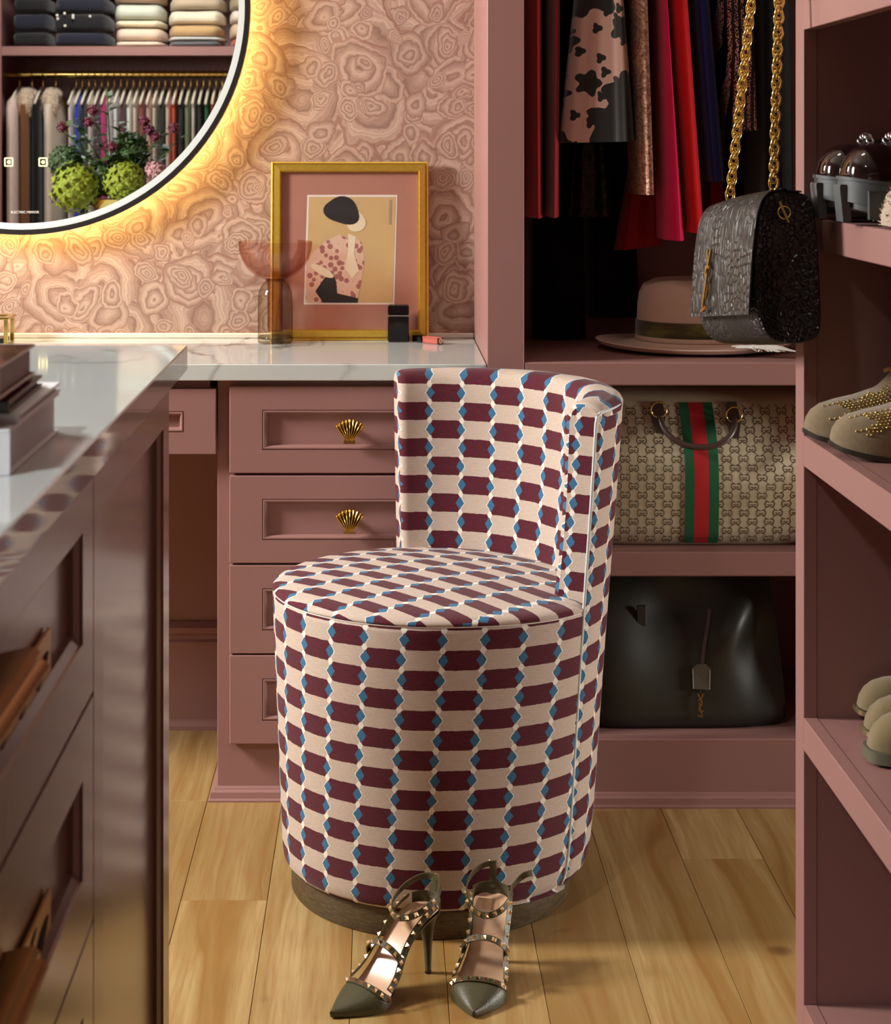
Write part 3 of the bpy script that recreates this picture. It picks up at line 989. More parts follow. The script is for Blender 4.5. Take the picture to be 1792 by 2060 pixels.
def pages(name, c):
    t = NT(name)
    v = t.coords(scale=(1, 1, 1400))
    n = t.noise(v, 1.0, 1)[0]
    t.set(Base_Color=t.mix(n, tuple(x * .72 for x in c[:3]) + (1,), c), Roughness=.7)
    return t.m


pg_w = pages('white_page_edges', srgb(224, 224, 226))
pg_g = pages('grey_page_edges', srgb(186, 180, 182))
m_jk = NT('glossy_brown_photo_jacket')
v_ = m_jk.coords('Object', scale=(3, 16, 1))
m_jk.set(Base_Color=m_jk.ramp(m_jk.noise(v_, 1.0, 3)[0], [(.30, srgb(44, 22, 18)), (.42, srgb(110, 66, 48)), (.52, srgb(58, 26, 18)), (.60, srgb(140, 98, 44)), (.72, srgb(86, 46, 30))]), Roughness=.12)
g_wh = plain('white_cloth_cover', srgb(232, 234, 236), .5, var=.03)
g_dk = plain('charcoal_cover', srgb(48, 44, 44), .35, var=.1)
g_gr = plain('grey_paper_cover', srgb(120, 116, 116), .5, var=.05)
g_rd = plain('coral_red_cover', srgb(196, 62, 72), .5, var=.05)
book('book', 'thick white book at the bottom of the pile on the island', -.2492, 1.237, 1.428, .9102, .9415, g_wh, pg_w)
book('book', 'thin white softcover book lying just above the lowest book of the pile', -.2470, 1.262, 1.432, .9415, .9490, g_wh, pg_w, .012)
book('book', 'dark grey book in the middle of the pile below the red one', -.2535, 1.255, 1.405, .9490, .9580, g_dk, pg_g, .03)
book('book', 'slim coral red book inside the pile of books on the island', -.2600, 1.262, 1.386, .9580, .9620, g_rd, g_rd, .02, w=.2)
book('book', 'brown photo jacket book on top of the pile on the island', -.2545, 1.228, 1.372, .9620, .9850, m_jk.m, pg_g, .02, w=.26)

# ------------------------------------------------------------------ flower arrangement on the island (seen in the mirror)
vs_ = thing('flower_vase', 'brass bowl of green hydrangeas and leafy stems on the far side of the island', 'flowers', (-.79, 1.6, .9102))
obj('bowl', MB().lathe([(.045, 0), (.05, .004), (.03, .012), (.05, .03), (.075, .05), (.082, .070), (.078, .070), (.068, .05), (.04, .035), (.0001, .03)], (-.79, 1.6, .9104), 32, cap1=False), M['gold'], vs_, smooth=40)
m_hyd = plain('lime_green_petals', srgb(112, 126, 16), .7, var=.35, nscale=60)
m_leaf = plain('deep_green_leaf', srgb(52, 84, 30), .5, var=.35, nscale=25)
m_leafd = plain('dark_green_foliage', srgb(40, 62, 26), .6, var=.4, nscale=25)
m_mar = plain('maroon_petals', srgb(86, 18, 42), .6, var=.4, nscale=40)
rf = random.Random(11)


def blossom(c, r, m, name, n=70, ps=.018):
    mb = MB()
    for i in range(n):
        z = 1 - 2 * (i + .5) / n
        a = i * 2.39996
        d = Vector((sqrt(1 - z * z) * cos(a), sqrt(1 - z * z) * sin(a), z))
        p = Vector(c) + d * r * rf.uniform(.88, 1.06)
        t1 = d.orthogonal().normalized(); t1.rotate(Matrix.Rotation(rf.uniform(0, 6), 3, d)); t2 = d.cross(t1)
        pts = []
        for q in range(4):
            aa = q * pi / 2
            pts += [p + (t1 * cos(aa) + t2 * sin(aa)) * ps + d * .004, p + (t1 * cos(aa + pi / 4) + t2 * sin(aa + pi / 4)) * ps * .5]
        mb.add([p + d * .001] + pts, [(0, 1 + k, 1 + (k + 1) % 8) for k in range(8)])
    mb.sphere(c, r * .84, 12, 8)
    return obj(name, mb, m, vs_, recalc=False)


def leafy(p0, p1, m, nl, ls, name='leafy_stem'):
    p0, p1 = Vector(p0), Vector(p1)
    mb = MB().tube([p0, (p0 + p1) / 2 + Vector((rf.uniform(-.01, .01), 0, .01)), p1], .0022, 6)
    for k in range(nl):
        q = .35 + .65 * (k + 1) / nl
        b = p0.lerp(p1, q)
        a = rf.uniform(0, 2 * pi)
        d = Vector((cos(a), sin(a) * .7, rf.uniform(-.1, .6))).normalized()
        s = d.cross(Vector((0, 0, 1))).normalized()
        L = ls * rf.uniform(.7, 1.2)
        up = s.cross(d)
        mb.add([b, b + d * L * .35 + s * L * .22 + up * .004, b + d * L * .7 + s * L * .17, b + d * L - up * L * .1, b + d * L * .7 - s * L * .17, b + d * L * .35 - s * L * .22 + up * .004], [(0, 1, 5), (1, 2, 4, 5), (2, 3, 4)])
    return obj(name, mb, m, vs_, recalc=False)


VC = Vector((-.79, 1.6, .97))


def FL(px, py, d=5.52):
    # where the mirror shows the bouquet: a point d metres along the reflected view
    return Vector(((px - CX) * d / F, 2 * 3.559 - d, HC - (py - CY) * d / F))


blossom(FL(152, 378, 5.46), .074, m_hyd, 'hydrangea_head')
blossom(FL(250, 366, 5.46), .060, m_hyd, 'hydrangea_head')
blossom(FL(203, 362, 5.52), .050, m_leafd, 'hydrangea_head')
blossom(FL(132, 326, 5.58), .050, m_leafd, 'hydrangea_head')
blossom(FL(262, 304, 5.58), .056, m_leaf, 'hydrangea_head')
for px, py, d in [(215, 178, 5.52), (190, 240, 5.5), (150, 240, 5.5), (130, 262, 5.52), (165, 285, 5.5), (300, 250, 5.52), (330, 262, 5.5), (345, 300, 5.5), (320, 320, 5.5), (240, 250, 5.55), (215, 300, 5.5), (290, 330, 5.55), (355, 285, 5.58), (180, 318, 5.58)]:
    leafy(VC, FL(px, py, d), rf.choice([m_leaf, m_leafd, m_leaf]), 13, .058)
for px, py in ((186, 222), (178, 245), (300, 262), (312, 275), (290, 244), (125, 255), (350, 258), (225, 295)):
    blossom(FL(px, py, 5.47), .013, m_mar, 'maroon_flower', 12, .011)
blossom(FL(312, 345, 5.47), .028, plain('dusty_pink_petals', srgb(168, 124, 124), .7), 'rose_head', 30, .014)
# ------------------------------------------------------------------ round backlit mirror
MX, MY, MZ = -.693, 3.56, 1.405
mir = thing('round_mirror', 'large round backlit wall mirror with a thin black rim above the counter', 'mirror', (MX, YW, MZ))


def ring_y(r0, r1, y0, y1, n=128):
    mb = MB()
    rings = []
    for r, y in ((r0, y0), (r1, y0), (r1, y1), (r0, y1), (r0, y0)):
        rings.append([(MX + r * cos(2 * pi * j / n), y, MZ + r * sin(2 * pi * j / n)) for j in range(n)])
    return mb.loft(rings, cap0=False, cap1=False)


def disc_y(r, y, n=128):
    return MB().add([(MX + r * cos(2 * pi * j / n), y, MZ + r * sin(2 * pi * j / n)) for j in range(n)], [list(range(n))])


obj('rim', ring_y(.4310, .4411, MY - .004, MY + .018), M['black'], mir, smooth=40)
obj('frosted_ring', ring_y(.4187, .4309, MY - .0012, MY + .003), M['frost'], mir, smooth=40)
obj('glass', disc_y(.4186, MY - .001), M['mirror'], mir)
obj('back_plate', ring_y(.02, .4308, MY + .0042, MY + .016), M['black'], mir, smooth=40)
obj('led_strip', ring_y(.396, .402, MY + .018, MY + .024), M['led'], mir, smooth=40)
mb = MB()
for a in range(4):
    x, z = MX + .25 * cos(pi / 4 + a * pi / 2), MZ + .25 * sin(pi / 4 + a * pi / 2)
    mb.box(x - .02, x + .02, MY + .0162, YW - .0005, z - .02, z + .02)
obj('wall_bracket', mb, M['black'], mir)
for px in (17.5, 86.5):
    c = P(px, 326, MY - .0016)
    mb = MB()
    hw = .0075
    R = []
    for h, rr in ((.0088, .0022), (.0062, .0012)):
        ring = []
        for qx, qz, a0 in ((1, 1, 0), (-1, 1, pi / 2), (-1, -1, pi), (1, -1, 1.5 * pi)):
            for k in range(4):
                a = a0 + k / 3 * pi / 2
                ring.append((c.x + qx * (h - rr) + rr * cos(a), c.y, c.z + qz * (h - rr) + rr * sin(a)))
        R.append(ring)
    mb.loft(R, cap0=False, cap1=False)
    mb.add([(c.x + .0036 * cos(2 * pi * j / 16), c.y, c.z + .0036 * sin(2 * pi * j / 16)) for j in range(16)], [list(range(16))])
    obj('touch_button', mb, M['led_icon'], mir)


def text_mesh(o, parent, M_, local):
    """lettering as a plain mesh under its thing"""
    me = bpy.data.meshes.new_from_object(o)
    m = o.data.materials[0]
    nm = o.name
    bpy.data.objects.remove(o)
    r = bpy.data.objects.new('lettering', me)
    COL.objects.link(r)
    if not me.materials:
        me.materials.append(m)
    r.parent = parent
    r.matrix_parent_inverse = Matrix.Identity(4) if local else WM[parent.name].inverted()
    r.matrix_basis = M_
    return r


def text(name, s, M_, size, m, parent, extrude=0.0):
    d = bpy.data.curves.new(name, 'FONT')
    d.body = s
    d.size = size
    d.align_x = 'CENTER'; d.align_y = 'CENTER'
    d.extrude = extrude
    d.materials.append(m)
    o = bpy.data.objects.new(name, d)
    COL.objects.link(o)
    return text_mesh(o, parent, M_, False)


c = P(50, 427, MY - .0016)
text('lettering', 'ELECTRIC MIRROR', Matrix.Translation(c) @ Matrix.Rotation(pi / 2, 4, 'X'), .0066, plain('etched_lettering', srgb(226, 222, 212), .6), mir)

# ------------------------------------------------------------------ framed print leaning against the wall
TL, TR, BR, BL = (550.5, 325.5), (867.7, 324.7), (862, 683), (543.5, 681)
fr = thing('framed_print', 'gilt framed print with brown mat leaning against the wallpaper on the counter', 'framed picture', (-.058, 3.575, ZT))
yb, yt = 3.560, 3.586
A0 = P(*BL, yb); A0.z = ZT + .0006
A1 = P(*BR, yb); A1.z = ZT + .0006
A3 = P(*TL, yt); A2 = P(*TR, yt)
Wd = (A1 - A0).length; U = (A1 - A0).normalized()
V = (A3 - A0); V = (V - U * V.dot(U)); Hh = V.length; V.normalize()
N = U.cross(V); N = -N if N.y > 0 else N


def fp(u, v, n=0.0):
    return A0 + U * u + V * v + N * n


mb = MB()
RR = [(0, -.012), (0, .001), (.003, .002), (.0034, .000), (.006, .000), (.0066, .004), (.0175, .0055), (.0185, .0035), (.0200, .0035), (.0205, -.003), (.0205, -.012)]
rings = [[fp(i, i, n), fp(Wd - i, i, n), fp(Wd - i, Hh - i, n), fp(i, Hh - i, n)] for i, n in RR]
mb.loft(rings, cap0=False, cap1=False)
obj('frame', mb, M['gold_frame'], fr)
mb = MB().loft([[fp(i, i, n), fp(Wd - i, i, n), fp(Wd - i, Hh - i, n), fp(i, Hh - i, n)] for i, n in ((.0203, -.0052), (.0203, -.0048))])
obj('mat_board', mb, plain('brown_mat_board', srgb(168, 116, 98), .8, var=.04), fr)
# print with white border
pc = [(618, 392), (799, 392), (793, 612.5), (611, 612.5)]


def on_print(px, py, n):
    """photo pixel to the plane of the mat, n metres in front of it"""
    d = Vector(((px - CX) / F, 1, -(py - CY) / F))
    o = Vector((0, 0, HC))
    p0 = fp(0, 0, n)
    k = (p0 - o).dot(N) / d.dot(N)
    return o + d * k


def flat(name, pts, m, n, parent=fr):
    return obj(name, MB().add([on_print(x, y, n) for x, y in pts], [list(range(len(pts)))]), m, parent)


pr = flat('print', pc, plain('print_border_white', srgb(226, 214, 204), .7, var=.02), -.0045)
tp = NT('ochre_print_paper')
vp = tp.coords()
tp.set(Base_Color=tp.mix(tp.noise(vp, 14, 3)[0], srgb(206, 172, 112), srgb(186, 156, 112)), Roughness=.7)
flat('print_ground', [(621.5, 396), (796, 396), (790, 609), (614.5, 609)], tp.m, -.0042, pr)
tk = NT('rose_patterned_print')
vp = tk.coords()
vv = tk.voro(vp, 75)
tk.set(Base_Color=tk.ramp(vv[0], [(.0, srgb(150, 92, 88)), (.38, srgb(160, 100, 96)), (.44, srgb(214, 178, 152)), (1, srgb(206, 168, 146))]), Roughness=.7)
M_ink = plain('black_print_ink', srgb(30, 26, 24), .7)
M_pale = plain('pale_print_tone', srgb(222, 204, 172), .7)


def blob(cx, cy, rx, ry, rot=0.0, n=26, p=2.0, wob=0.0, seed=0):
    out = []
    for i in range(n):
        a = 2 * pi * i / n
        k = 1 + wob * sin(3 * a + seed)
        x = rx * k * (abs(cos(a)) ** (2 / p)) * (1 if cos(a) > 0 else -1)
        y = ry * k * (abs(sin(a)) ** (2 / p)) * (1 if sin(a) > 0 else -1)
        out.append((cx + x * cos(rot) - y * sin(rot), cy + x * sin(rot) + y * cos(rot)))
    return out


# a plain arrangement of shapes in the colours of the print
flat('print_shape', [(615, 609), (616, 528), (632, 506), (654, 486), (682, 471), (700, 480), (714, 474), (728, 490), (733, 520), (728, 560), (722, 590), (716, 609)], tk.m, -.0039, pr)
flat('print_shape', [(634, 586), (652, 560), (668, 548), (676, 566), (678, 590), (720, 600), (719, 609), (650, 609)], M_ink, -.0036, pr)
flat('print_shape', [(700, 470), (716, 476), (712, 510), (722, 545), (708, 560), (694, 540), (700, 505)], M_pale, -.0036, pr)
flat('print_shape', blob(716, 446, 19, 21, -.2, wob=.05), M_pale, -.0036, pr)
flat('print_shape', blob(688, 424, 36, 27, .3, wob=.1), M_ink, -.0033, pr)
flat('print_shape', blob(648, 545, 26, 8, .5), M_pale, -.0034, pr)
flat('print_shape', [(783, 402), (788, 402), (787, 452), (782, 452)], plain('grey_print_bar', srgb(150, 140, 120), .7), -.0039, pr)
obj('glazing', MB().add([fp(.0205, .0205, -.002), fp(Wd - .0205, .0205, -.002), fp(Wd - .0205, Hh - .0205, -.002), fp(.0205, Hh - .0205, -.002)], [(0, 1, 2, 3)]), M['glass_pane'], fr)

# ------------------------------------------------------------------ bowl topped glass vase
GX, GY = -.2012, 3.522
gv = thing('glass_vase', 'rose and smoke glass vase with a wide bowl top beside the gilt frame', 'vase', (GX, GY, ZT))
obj('bottle', MB().lathe([(.0325, .0008), (.0335, .003), (.0335, .012), (.0333, .085), (.0315, .098), (.026, .110), (.018, .1185), (.013, .1215)], (GX, GY, ZT), 48, cap0=True, cap1=False), M['glass_smoke'], gv, smooth=60)
obj('bottle_foot', MB().lathe([(.0001, .0135), (.030, .0135), (.0318, .011), (.0318, .009), (.028, .0075), (.0001, .0075)], (GX, GY, ZT), 48), M['glass_smoke'], gv, smooth=40)
obj('inner_tube', MB().lathe([(.0001, .022), (.0145, .022), (.0148, .026), (.0148, .118)], (GX, GY, ZT), 36, cap1=False), M['glass_amber'], gv, smooth=60)
obj('bowl', MB().lathe([(.0150, .119), (.024, .123), (.040, .131), (.054, .143), (.064, .159), (.0695, .176), (.0708, .1935), (.0700, .1940), (.0683, .177), (.0625, .1605), (.052, .1455), (.038, .134), (.022, .1265), (.0001, .1245)], (GX, GY, ZT), 64, cap0=False, cap1=False), M['glass_rose'], gv, smooth=60)
obj('collar', MB().lathe([(.0155, .1175), (.0185, .1190), (.0185, .1215), (.0155, .1230)], (GX, GY, ZT), 36, cap0=False, cap1=False), M['glass_amber'], gv, smooth=60)

# ------------------------------------------------------------------ perfume bottle and lip gloss
pb = thing('perfume_bottle', 'black rectangular perfume bottle with a silver line before the frame', 'perfume bottle', (.034, 3.537, ZT))
x0, x1, y0, y1 = .0143, .0550, 3.523, 3.549
obj('bottle', MB().box(x0, x1, y0, y1, ZT + .0004, ZT + .0500, .0022), M['black_gloss'], pb)
obj('band', MB().box(x0 + .0012, x1 - .0012, y0 + .0008, y1 - .0008, ZT + .0500, ZT + .0520), M['silver'], pb)
obj('cap', MB().box(x0, x1, y0, y1, ZT + .0520, ZT + .0716, .0022), M['black_gloss'], pb)
lp = thing('lip_gloss', 'pink lip gloss tube with black cap lying right of the perfume bottle', 'lip gloss', (.09, 3.50, ZT))
a_ = Vector((.0655, 3.5345, ZT + .0069)); b_ = Vector((.1120, 3.4850, ZT + .0069))
dr_ = (b_ - a_).normalized(); sd_ = dr_.cross(Vector((0, 0, 1)))


def sq(p, h, c=.002):
    o = []
    for x, z in ((1, 1), (-1, 1), (-1, -1), (1, -1)):
        o += [p + sd_ * x * (h - (c if (x * z > 0) else 0)) + Vector((0, 0, z * (h - (0 if (x * z > 0) else c)))), p + sd_ * x * (h - (0 if (x * z > 0) else c)) + Vector((0, 0, z * (h - (c if (x * z > 0) else 0))))]
    return o


obj('cap', MB().loft([sq(a_, .0064), sq(a_ + dr_ * .0240, .0064)]), M['black_gloss'], lp)
obj('collar', MB().loft([sq(a_ + dr_ * .0241, .0050), sq(a_ + dr_ * .0270, .0050)]), M['black_gloss'], lp)
obj('tube', MB().loft([sq(a_ + dr_ * .0271, .0066), sq(b_, .0066)]), plain('coral_pink_gloss', srgb(180, 96, 84), .15, var=.06), lp)
obj('end_plate', MB().loft([sq(b_ + dr_ * .0001, .0066), sq(b_ + dr_ * .0035, .0066)]), plain('brown_end', srgb(86, 52, 36), .3), lp)
pe = b_ + dr_ * .0036
tU = sd_
obj('end_disc', MB().add([pe + tU * .0052 * cos(2 * pi * j / 20) + Vector((0, 0, .0052 * sin(2 * pi * j / 20))) for j in range(20)], [list(range(20))]), plain('cream_disc', srgb(226, 206, 184), .4), lp)
mb = MB()
for k in range(6):
    a = k * pi / 3
    d1 = tU * cos(a) + Vector((0, 0, sin(a)))
    d2 = tU * -sin(a) + Vector((0, 0, cos(a)))
    q = pe + dr_ * .0003
    mb.add([q, q + d1 * .0018 + d2 * .0006, q + d1 * .0034, q + d1 * .0018 - d2 * .0006], [(0, 1, 2, 3)])
obj('flower_mark', mb, plain('brown_mark', srgb(150, 116, 84), .5), lp)

# ------------------------------------------------------------------ brass stand at the far left of the counter
bs = thing('brass_stand', 'small brass framed glass stand at the far left end of the counter', 'stand', (-.79, 3.52, ZT))
xr, xl, ya, yb_ = -.7115, -.86, 3.496, 3.556
for x in (xr, xl):
    for y in (ya, yb_):
        obj('post', MB().box(x - .004, x + .004, y - .004, y + .004, ZT + .0005, ZT + .046, .0008), M['gold'], bs)
mb = MB().box(xl - .006, xr + .006, ya - .006, ya + .004, ZT + .0462, ZT + .0515, .0008).box(xl - .006, xr + .006, yb_ - .004, yb_ + .006, ZT + .0462, ZT + .0515, .0008)
mb.box(xl - .006, xl + .004, ya + .0042, yb_ - .0042, ZT + .0462, ZT + .0515, .0008).box(xr - .004, xr + .006, ya + .0042, yb_ - .0042, ZT + .0462, ZT + .0515, .0008)
obj('top_frame', mb, M['gold'], bs)
obj('base_tray', MB().box(xl + .0045, xr - .0045, ya + .0045, yb_ - .0045, ZT + .0005, ZT + .010, .001), M['black_gloss'], bs)
obj('glass_top', MB().box(xl + .0042, xr - .0042, ya + .0042, yb_ - .0042, ZT + .0475, ZT + .0500), M['glass_pane'], bs)
# ------------------------------------------------------------------ upholstered swivel chair
KX, KY = .077, 2.84
ch = thing('vanity_chair', 'round swivel vanity chair in maroon and cream lozenge linen with a curved back', 'chair', (KX, KY, 0))
CELL = .0556                   # width of one lozenge column on the cloth
HROW = .0287                   # half a row


def cyl(r, a, z, cx=KX, cy=KY):
    return Vector((cx + r * cos(a), cy + r * sin(a), z))


def ang_cells(a, r=.236):
    return a * r / CELL


OA0, OA1 = radians(-35.5), radians(96)


def rob(z):
    return smooth_interp([(.044, .2300), (.052, .2375), (.075, .2445), (.12, .2500), (.25, .2590), (.42, .2710), (.60, .2850), (.738, .2945), (.746, .2935)], z)


def bulge(a, z):
    """the drum swells to meet the outer back at its near edge"""
    a = (a + pi) % (2 * pi) - pi
    r0 = interp([(zz, rr) for rr, zz in dp], min(z, .4505))
    if a <= OA0 + .02:
        k = max(0, min(1, (a - radians(-88)) / (OA0 + .02 - radians(-88))))
    else:
        k = max(0, 1 - (a - OA0 - .02) / .12)
    k = k * k * (3 - 2 * k)
    return (rob(z) - .0032 - r0) * k


dp = [(.205, .0430), (.214, .0425), (.2215, .0450), (.2255, .0520), (.2275, .064), (.2300, .11), (.2340, .22), (.2385, .33), (.2420, .42), (.2432, .444), (.2428, .4505), (.2405, .4535)]
# plinth
obj('plinth', MB().lathe([(.200, .0005), (.2125, .0005), (.2140, .003), (.2140, .040), (.2125, .0415), (.0001, .0415)], (KX, KY, 0), 96), M['plinth'], ch, smooth=40)
# drum
dp = [(.205, .0430), (.214, .0425), (.2215, .0450), (.2255, .0520), (.2275, .064), (.2300, .11), (.2340, .22), (.2385, .33), (.2420, .42), (.2432, .444), (.2428, .4505), (.2405, .4535)]
NA = 144
rings = [[cyl(r + bulge(2 * pi * j / NA - pi, z), 2 * pi * j / NA - pi, z) for j in range(NA)] for r, z in dp]


def uv_drum(i, j):
    a = 2 * pi * j / NA - pi
    z = dp[i][1]
    return (ang_cells(a) + .40 + (z - .45) * -1.2, z / HROW + .28)


obj('seat_drum', MB().loft(rings, uv=uv_drum), M['linen'], ch, smooth=50)
# cushion: domed top, pattern running along the chair's own axis
cp = [(.2405, .4540), (.2430, .4560), (.2428, .4585), (.2390, .4625), (.2310, .4660), (.2100, .4695), (.170, .4735), (.120, .4770), (.06, .4790), (.002, .4795)]
rings = [[cyl(r + bulge(2 * pi * j / NA, z) * max(0, min(1, (r - .2) / .04)), 2 * pi * j / NA, z) for j in range(NA)] for r, z in cp]
AX = radians(43)
ARC = [0.0] * len(cp)                           # length along the cushion from its middle
for i in range(len(cp) - 2, -1, -1):
    ARC[i] = ARC[i + 1] + sqrt((cp[i][0] - cp[i + 1][0]) ** 2 + (cp[i][1] - cp[i + 1][1]) ** 2)


def uv_seat(i, j):
    a = 2 * pi * j / NA
    r = ARC[i]
    x, y = r * cos(a), r * sin(a)
    return ((-x * sin(AX) + y * cos(AX)) / CELL + .75, (x * cos(AX) + y * sin(AX)) / HROW + .1)


obj('seat_cushion', MB().loft(rings, uv=uv_seat), M['linen'], ch, smooth=60)
# stitched seam between drum and cushion
obj('seam', MB().tube([cyl(.2412 + bulge(2 * pi * j / 160, .4537), 2 * pi * j / 160, .4537) for j in range(160)], .0010, 6, closed=True), M['stitch'], ch, smooth=60)

# backrest: a thick padded wrap standing on the seat
PH0, PH1 = radians(-32.5), radians(101)


def rin(z):
    return .2085 + (z - .45) * .075


def rout(z):
    return .2700 + (z - .45) * .085


ZB0, ZB1 = .4555, .7640
NB = 72
Rc = .013                      # rounding of ends and top


def back_section(ins, top_in):
    """cross-section loop (r, z), drawn in by ins on the sides and the top"""
    pts = []
    zt = ZB1 - top_in
    m = 12
    for k in range(m + 1):                      # inner face going up
        z = ZB0 + (zt - .024 - ZB0) * k / m
        pts.append((rin(z) + ins + .004 * sin(pi * k / m), z))
    ri, ro = rin(zt) + ins, rout(zt) - ins
    w = (ro - ri) / 2
    for k in range(1, 10):                      # rounded top
        a = pi - pi * k / 10
        pts.append(((ri + ro) / 2 + w * (abs(cos(a)) ** .75) * (1 if cos(a) > 0 else -1), zt - .024 + .024 * abs(sin(a)) ** .8))
    for k in range(m + 1):
        z = zt - .024 - (zt - .024 - ZB0) * k / m
        pts.append((rout(z) - ins, z))
    return pts


steps = []
for k in range(7):                              # rounded near end
    q = k / 6
    steps.append((PH0 + (q * Rc) / .24, Rc * (1 - sqrt(max(0, 1 - (1 - q) ** 2))) * .75))
for k in range(1, NB):
    steps.append((PH0 + Rc / .24 + (PH1 - PH0 - 2 * Rc / .24) * k / NB, 0.0))
for k in range(7):
    q = 1 - k / 6
    steps.append((PH1 - (q * Rc) / .24, Rc * (1 - sqrt(max(0, 1 - (1 - q) ** 2))) * .75))
rings = []
secs = []
for a, ins in steps:
    sag = .006 * ((a - .6) / 1.2) ** 2          # the top line dips a little towards the ends
    s_ = back_section(ins, ins * .7 + sag)
    secs.append(s_)
    rings.append([cyl(r, a, z) for r, z in s_])


def uv_back(i, j):
    j = j % len(secs[0])
    a, _ = steps[i]
    r, z = secs[i][j]
    if j <= 13 or j >= 21:
        zz = z
    else:
        zz = z
    rr = r
    if i <= 6 or i >= len(steps) - 7:           # the end faces: pattern across the thickness
        pass
    return (ang_cells(a, .235) + .42 + (0 if j < 18 else .5), zz / (HROW * 1.05) + .45)


mb = MB().loft(rings, uv=uv_back, cap0=False, cap1=False)
# end faces with the pattern laid across the thickness of the back
for which in (0, -1):
    ring, sec = rings[which], secs[which]
    m = len(sec)
    b = len(mb.v)
    mb.v += [Vector(p) for p in ring]
    idx = list(range(b, b + m))
    # quads between inner and outer sides
    for k in range(m // 2):
        a_, b_, c_, d_ = k, k + 1, m - 2 - k, m - 1 - k
        if b_ >= c_:
            f = [idx[a_], idx[b_], idx[d_]]
            ks = [a_, b_, d_]
        else:
            f = [idx[a_], idx[b_], idx[c_], idx[d_]]
            ks = [a_, b_, c_, d_]
        mb.uv[len(mb.f)] = [((sec[q][0] - (rin(sec[q][1]) + rout(sec[q][1])) / 2 + .006) / CELL + 3.0, sec[q][1] / HROW + .25) for q in ks]
        mb.f.append(f)
        if b_ >= c_:
            break
obj('backrest', mb, M['linen'], ch, smooth=45)

# outer back: a cloth skin from the plinth to just under the top, edged with pale piping
OA0, OA1 = radians(-35.5), radians(96)


def rob(z):
    return smooth_interp([(.044, .2300), (.052, .2375), (.075, .2445), (.12, .2500), (.25, .2590), (.42, .2710), (.60, .2850), (.738, .2945), (.746, .2935)], z)


zs = [.044, .048, .054, .066, .09, .14, .2, .26, .32, .38, .44, .50, .56, .62, .68, .72, .738, .745]
NO = 84


def ob(i, j, n):
    z = zs[i]
    a = OA0 + (OA1 - OA0) * j / n
    e = min(a - OA0, OA1 - a) * .26
    dr_in = .006 * max(0, 1 - e / .010) ** 2
    return cyl(rob(z) - dr_in - (.004 if i >= len(zs) - 1 else 0), a, z)


vs1 = [[ob(i, j, NO) for j in range(NO + 1)] for i in range(len(zs))]
# inner side follows the drum below and the backrest above
vs2 = []
for i, z in enumerate(zs):
    if z < .452:
        r = rob(z) - .0025
    else:
        r = rout(min(z, ZB1 - .03)) + .0010
    r = min(r, rob(z) - .002)
    vs2.append([cyl(r, OA0 + (OA1 - OA0) * j / NO, z) for j in range(NO + 1)])
loop = vs1 + vs2[::-1]
mb = MB()
n1 = len(zs)


def uv_ob(i, j):
    z = zs[i] if i < n1 else zs[2 * n1 - 1 - i]
    a = OA0 + (OA1 - OA0) * j / NO
    return (ang_cells(a, .262) + .75 + (z - .45) * -.3, z / HROW + .95)


rows = loop + [loop[0]]
b = 0
vs = [p for r in rows for p in r]
mb.v = [Vector(p) for p in vs]
w_ = NO + 1
for i in range(len(rows) - 1):
    for j in range(NO):
        mb.uv[len(mb.f)] = [uv_ob(min(i, 2 * n1 - 1), j), uv_ob(min(i, 2 * n1 - 1), j + 1), uv_ob(min(i + 1, 2 * n1 - 1), j + 1), uv_ob(min(i + 1, 2 * n1 - 1), j)]
        mb.f.append([i * w_ + j, i * w_ + j + 1, (i + 1) * w_ + j + 1, (i + 1) * w_ + j])
for j in (0, NO):
    for i in range(n1 - 1):
        mb.uv[len(mb.f)] = [uv_ob(i, j)] * 4
        mb.f.append([i * w_ + j, (i + 1) * w_ + j, (2 * n1 - 2 - i) * w_ + j, (2 * n1 - 1 - i) * w_ + j])
obj('outer_back', mb, M['linen'], ch, smooth=50)
pts = [cyl(rob(z) - .0035, OA0 - .004, z) for z in [.05, .07, .1, .15, .2, .26, .32, .38, .44, .5, .56, .62, .68, .715, .732]]
corner = [cyl(rob(.74) - .003, OA0 + .004, .7405), cyl(rob(.744) - .0015, OA0 + .03, .7455)]
topl = [cyl(rob(.745) - .001, OA0 + .07 + (OA1 - OA0 - .14) * k / 60, .7465) for k in range(61)]
down = [cyl(rob(.744) - .0015, OA1 - .03, .7455), cyl(rob(.74) - .003, OA1 - .004, .7405)] + [cyl(rob(z) - .0035, OA1 + .004, z) for z in [.732, .7, .62, .5, .38, .26, .15, .05]]
obj('piping', MB().tube(pts + corner + topl + down, .0023, 8), M['piping'], ch, smooth=60)
# ------------------------------------------------------------------ studded pumps on the floor
def pyramid(s, h):
    return MB().add([(-s, -s, 0), (s, -s, 0), (s, s, 0), (-s, s, 0), (-s * .12, -s * .12, h), (s * .12, -s * .12, h), (s * .12, s * .12, h), (-s * .12, s * .12, h)],
                    [(3, 2, 1, 0), (0, 1, 5, 4), (1, 2, 6, 5), (2, 3, 7, 6), (3, 0, 4, 7), (4, 5, 6, 7)])


STUD = meshdata('stud', pyramid(.0030, .0036), M['rose_gold'])


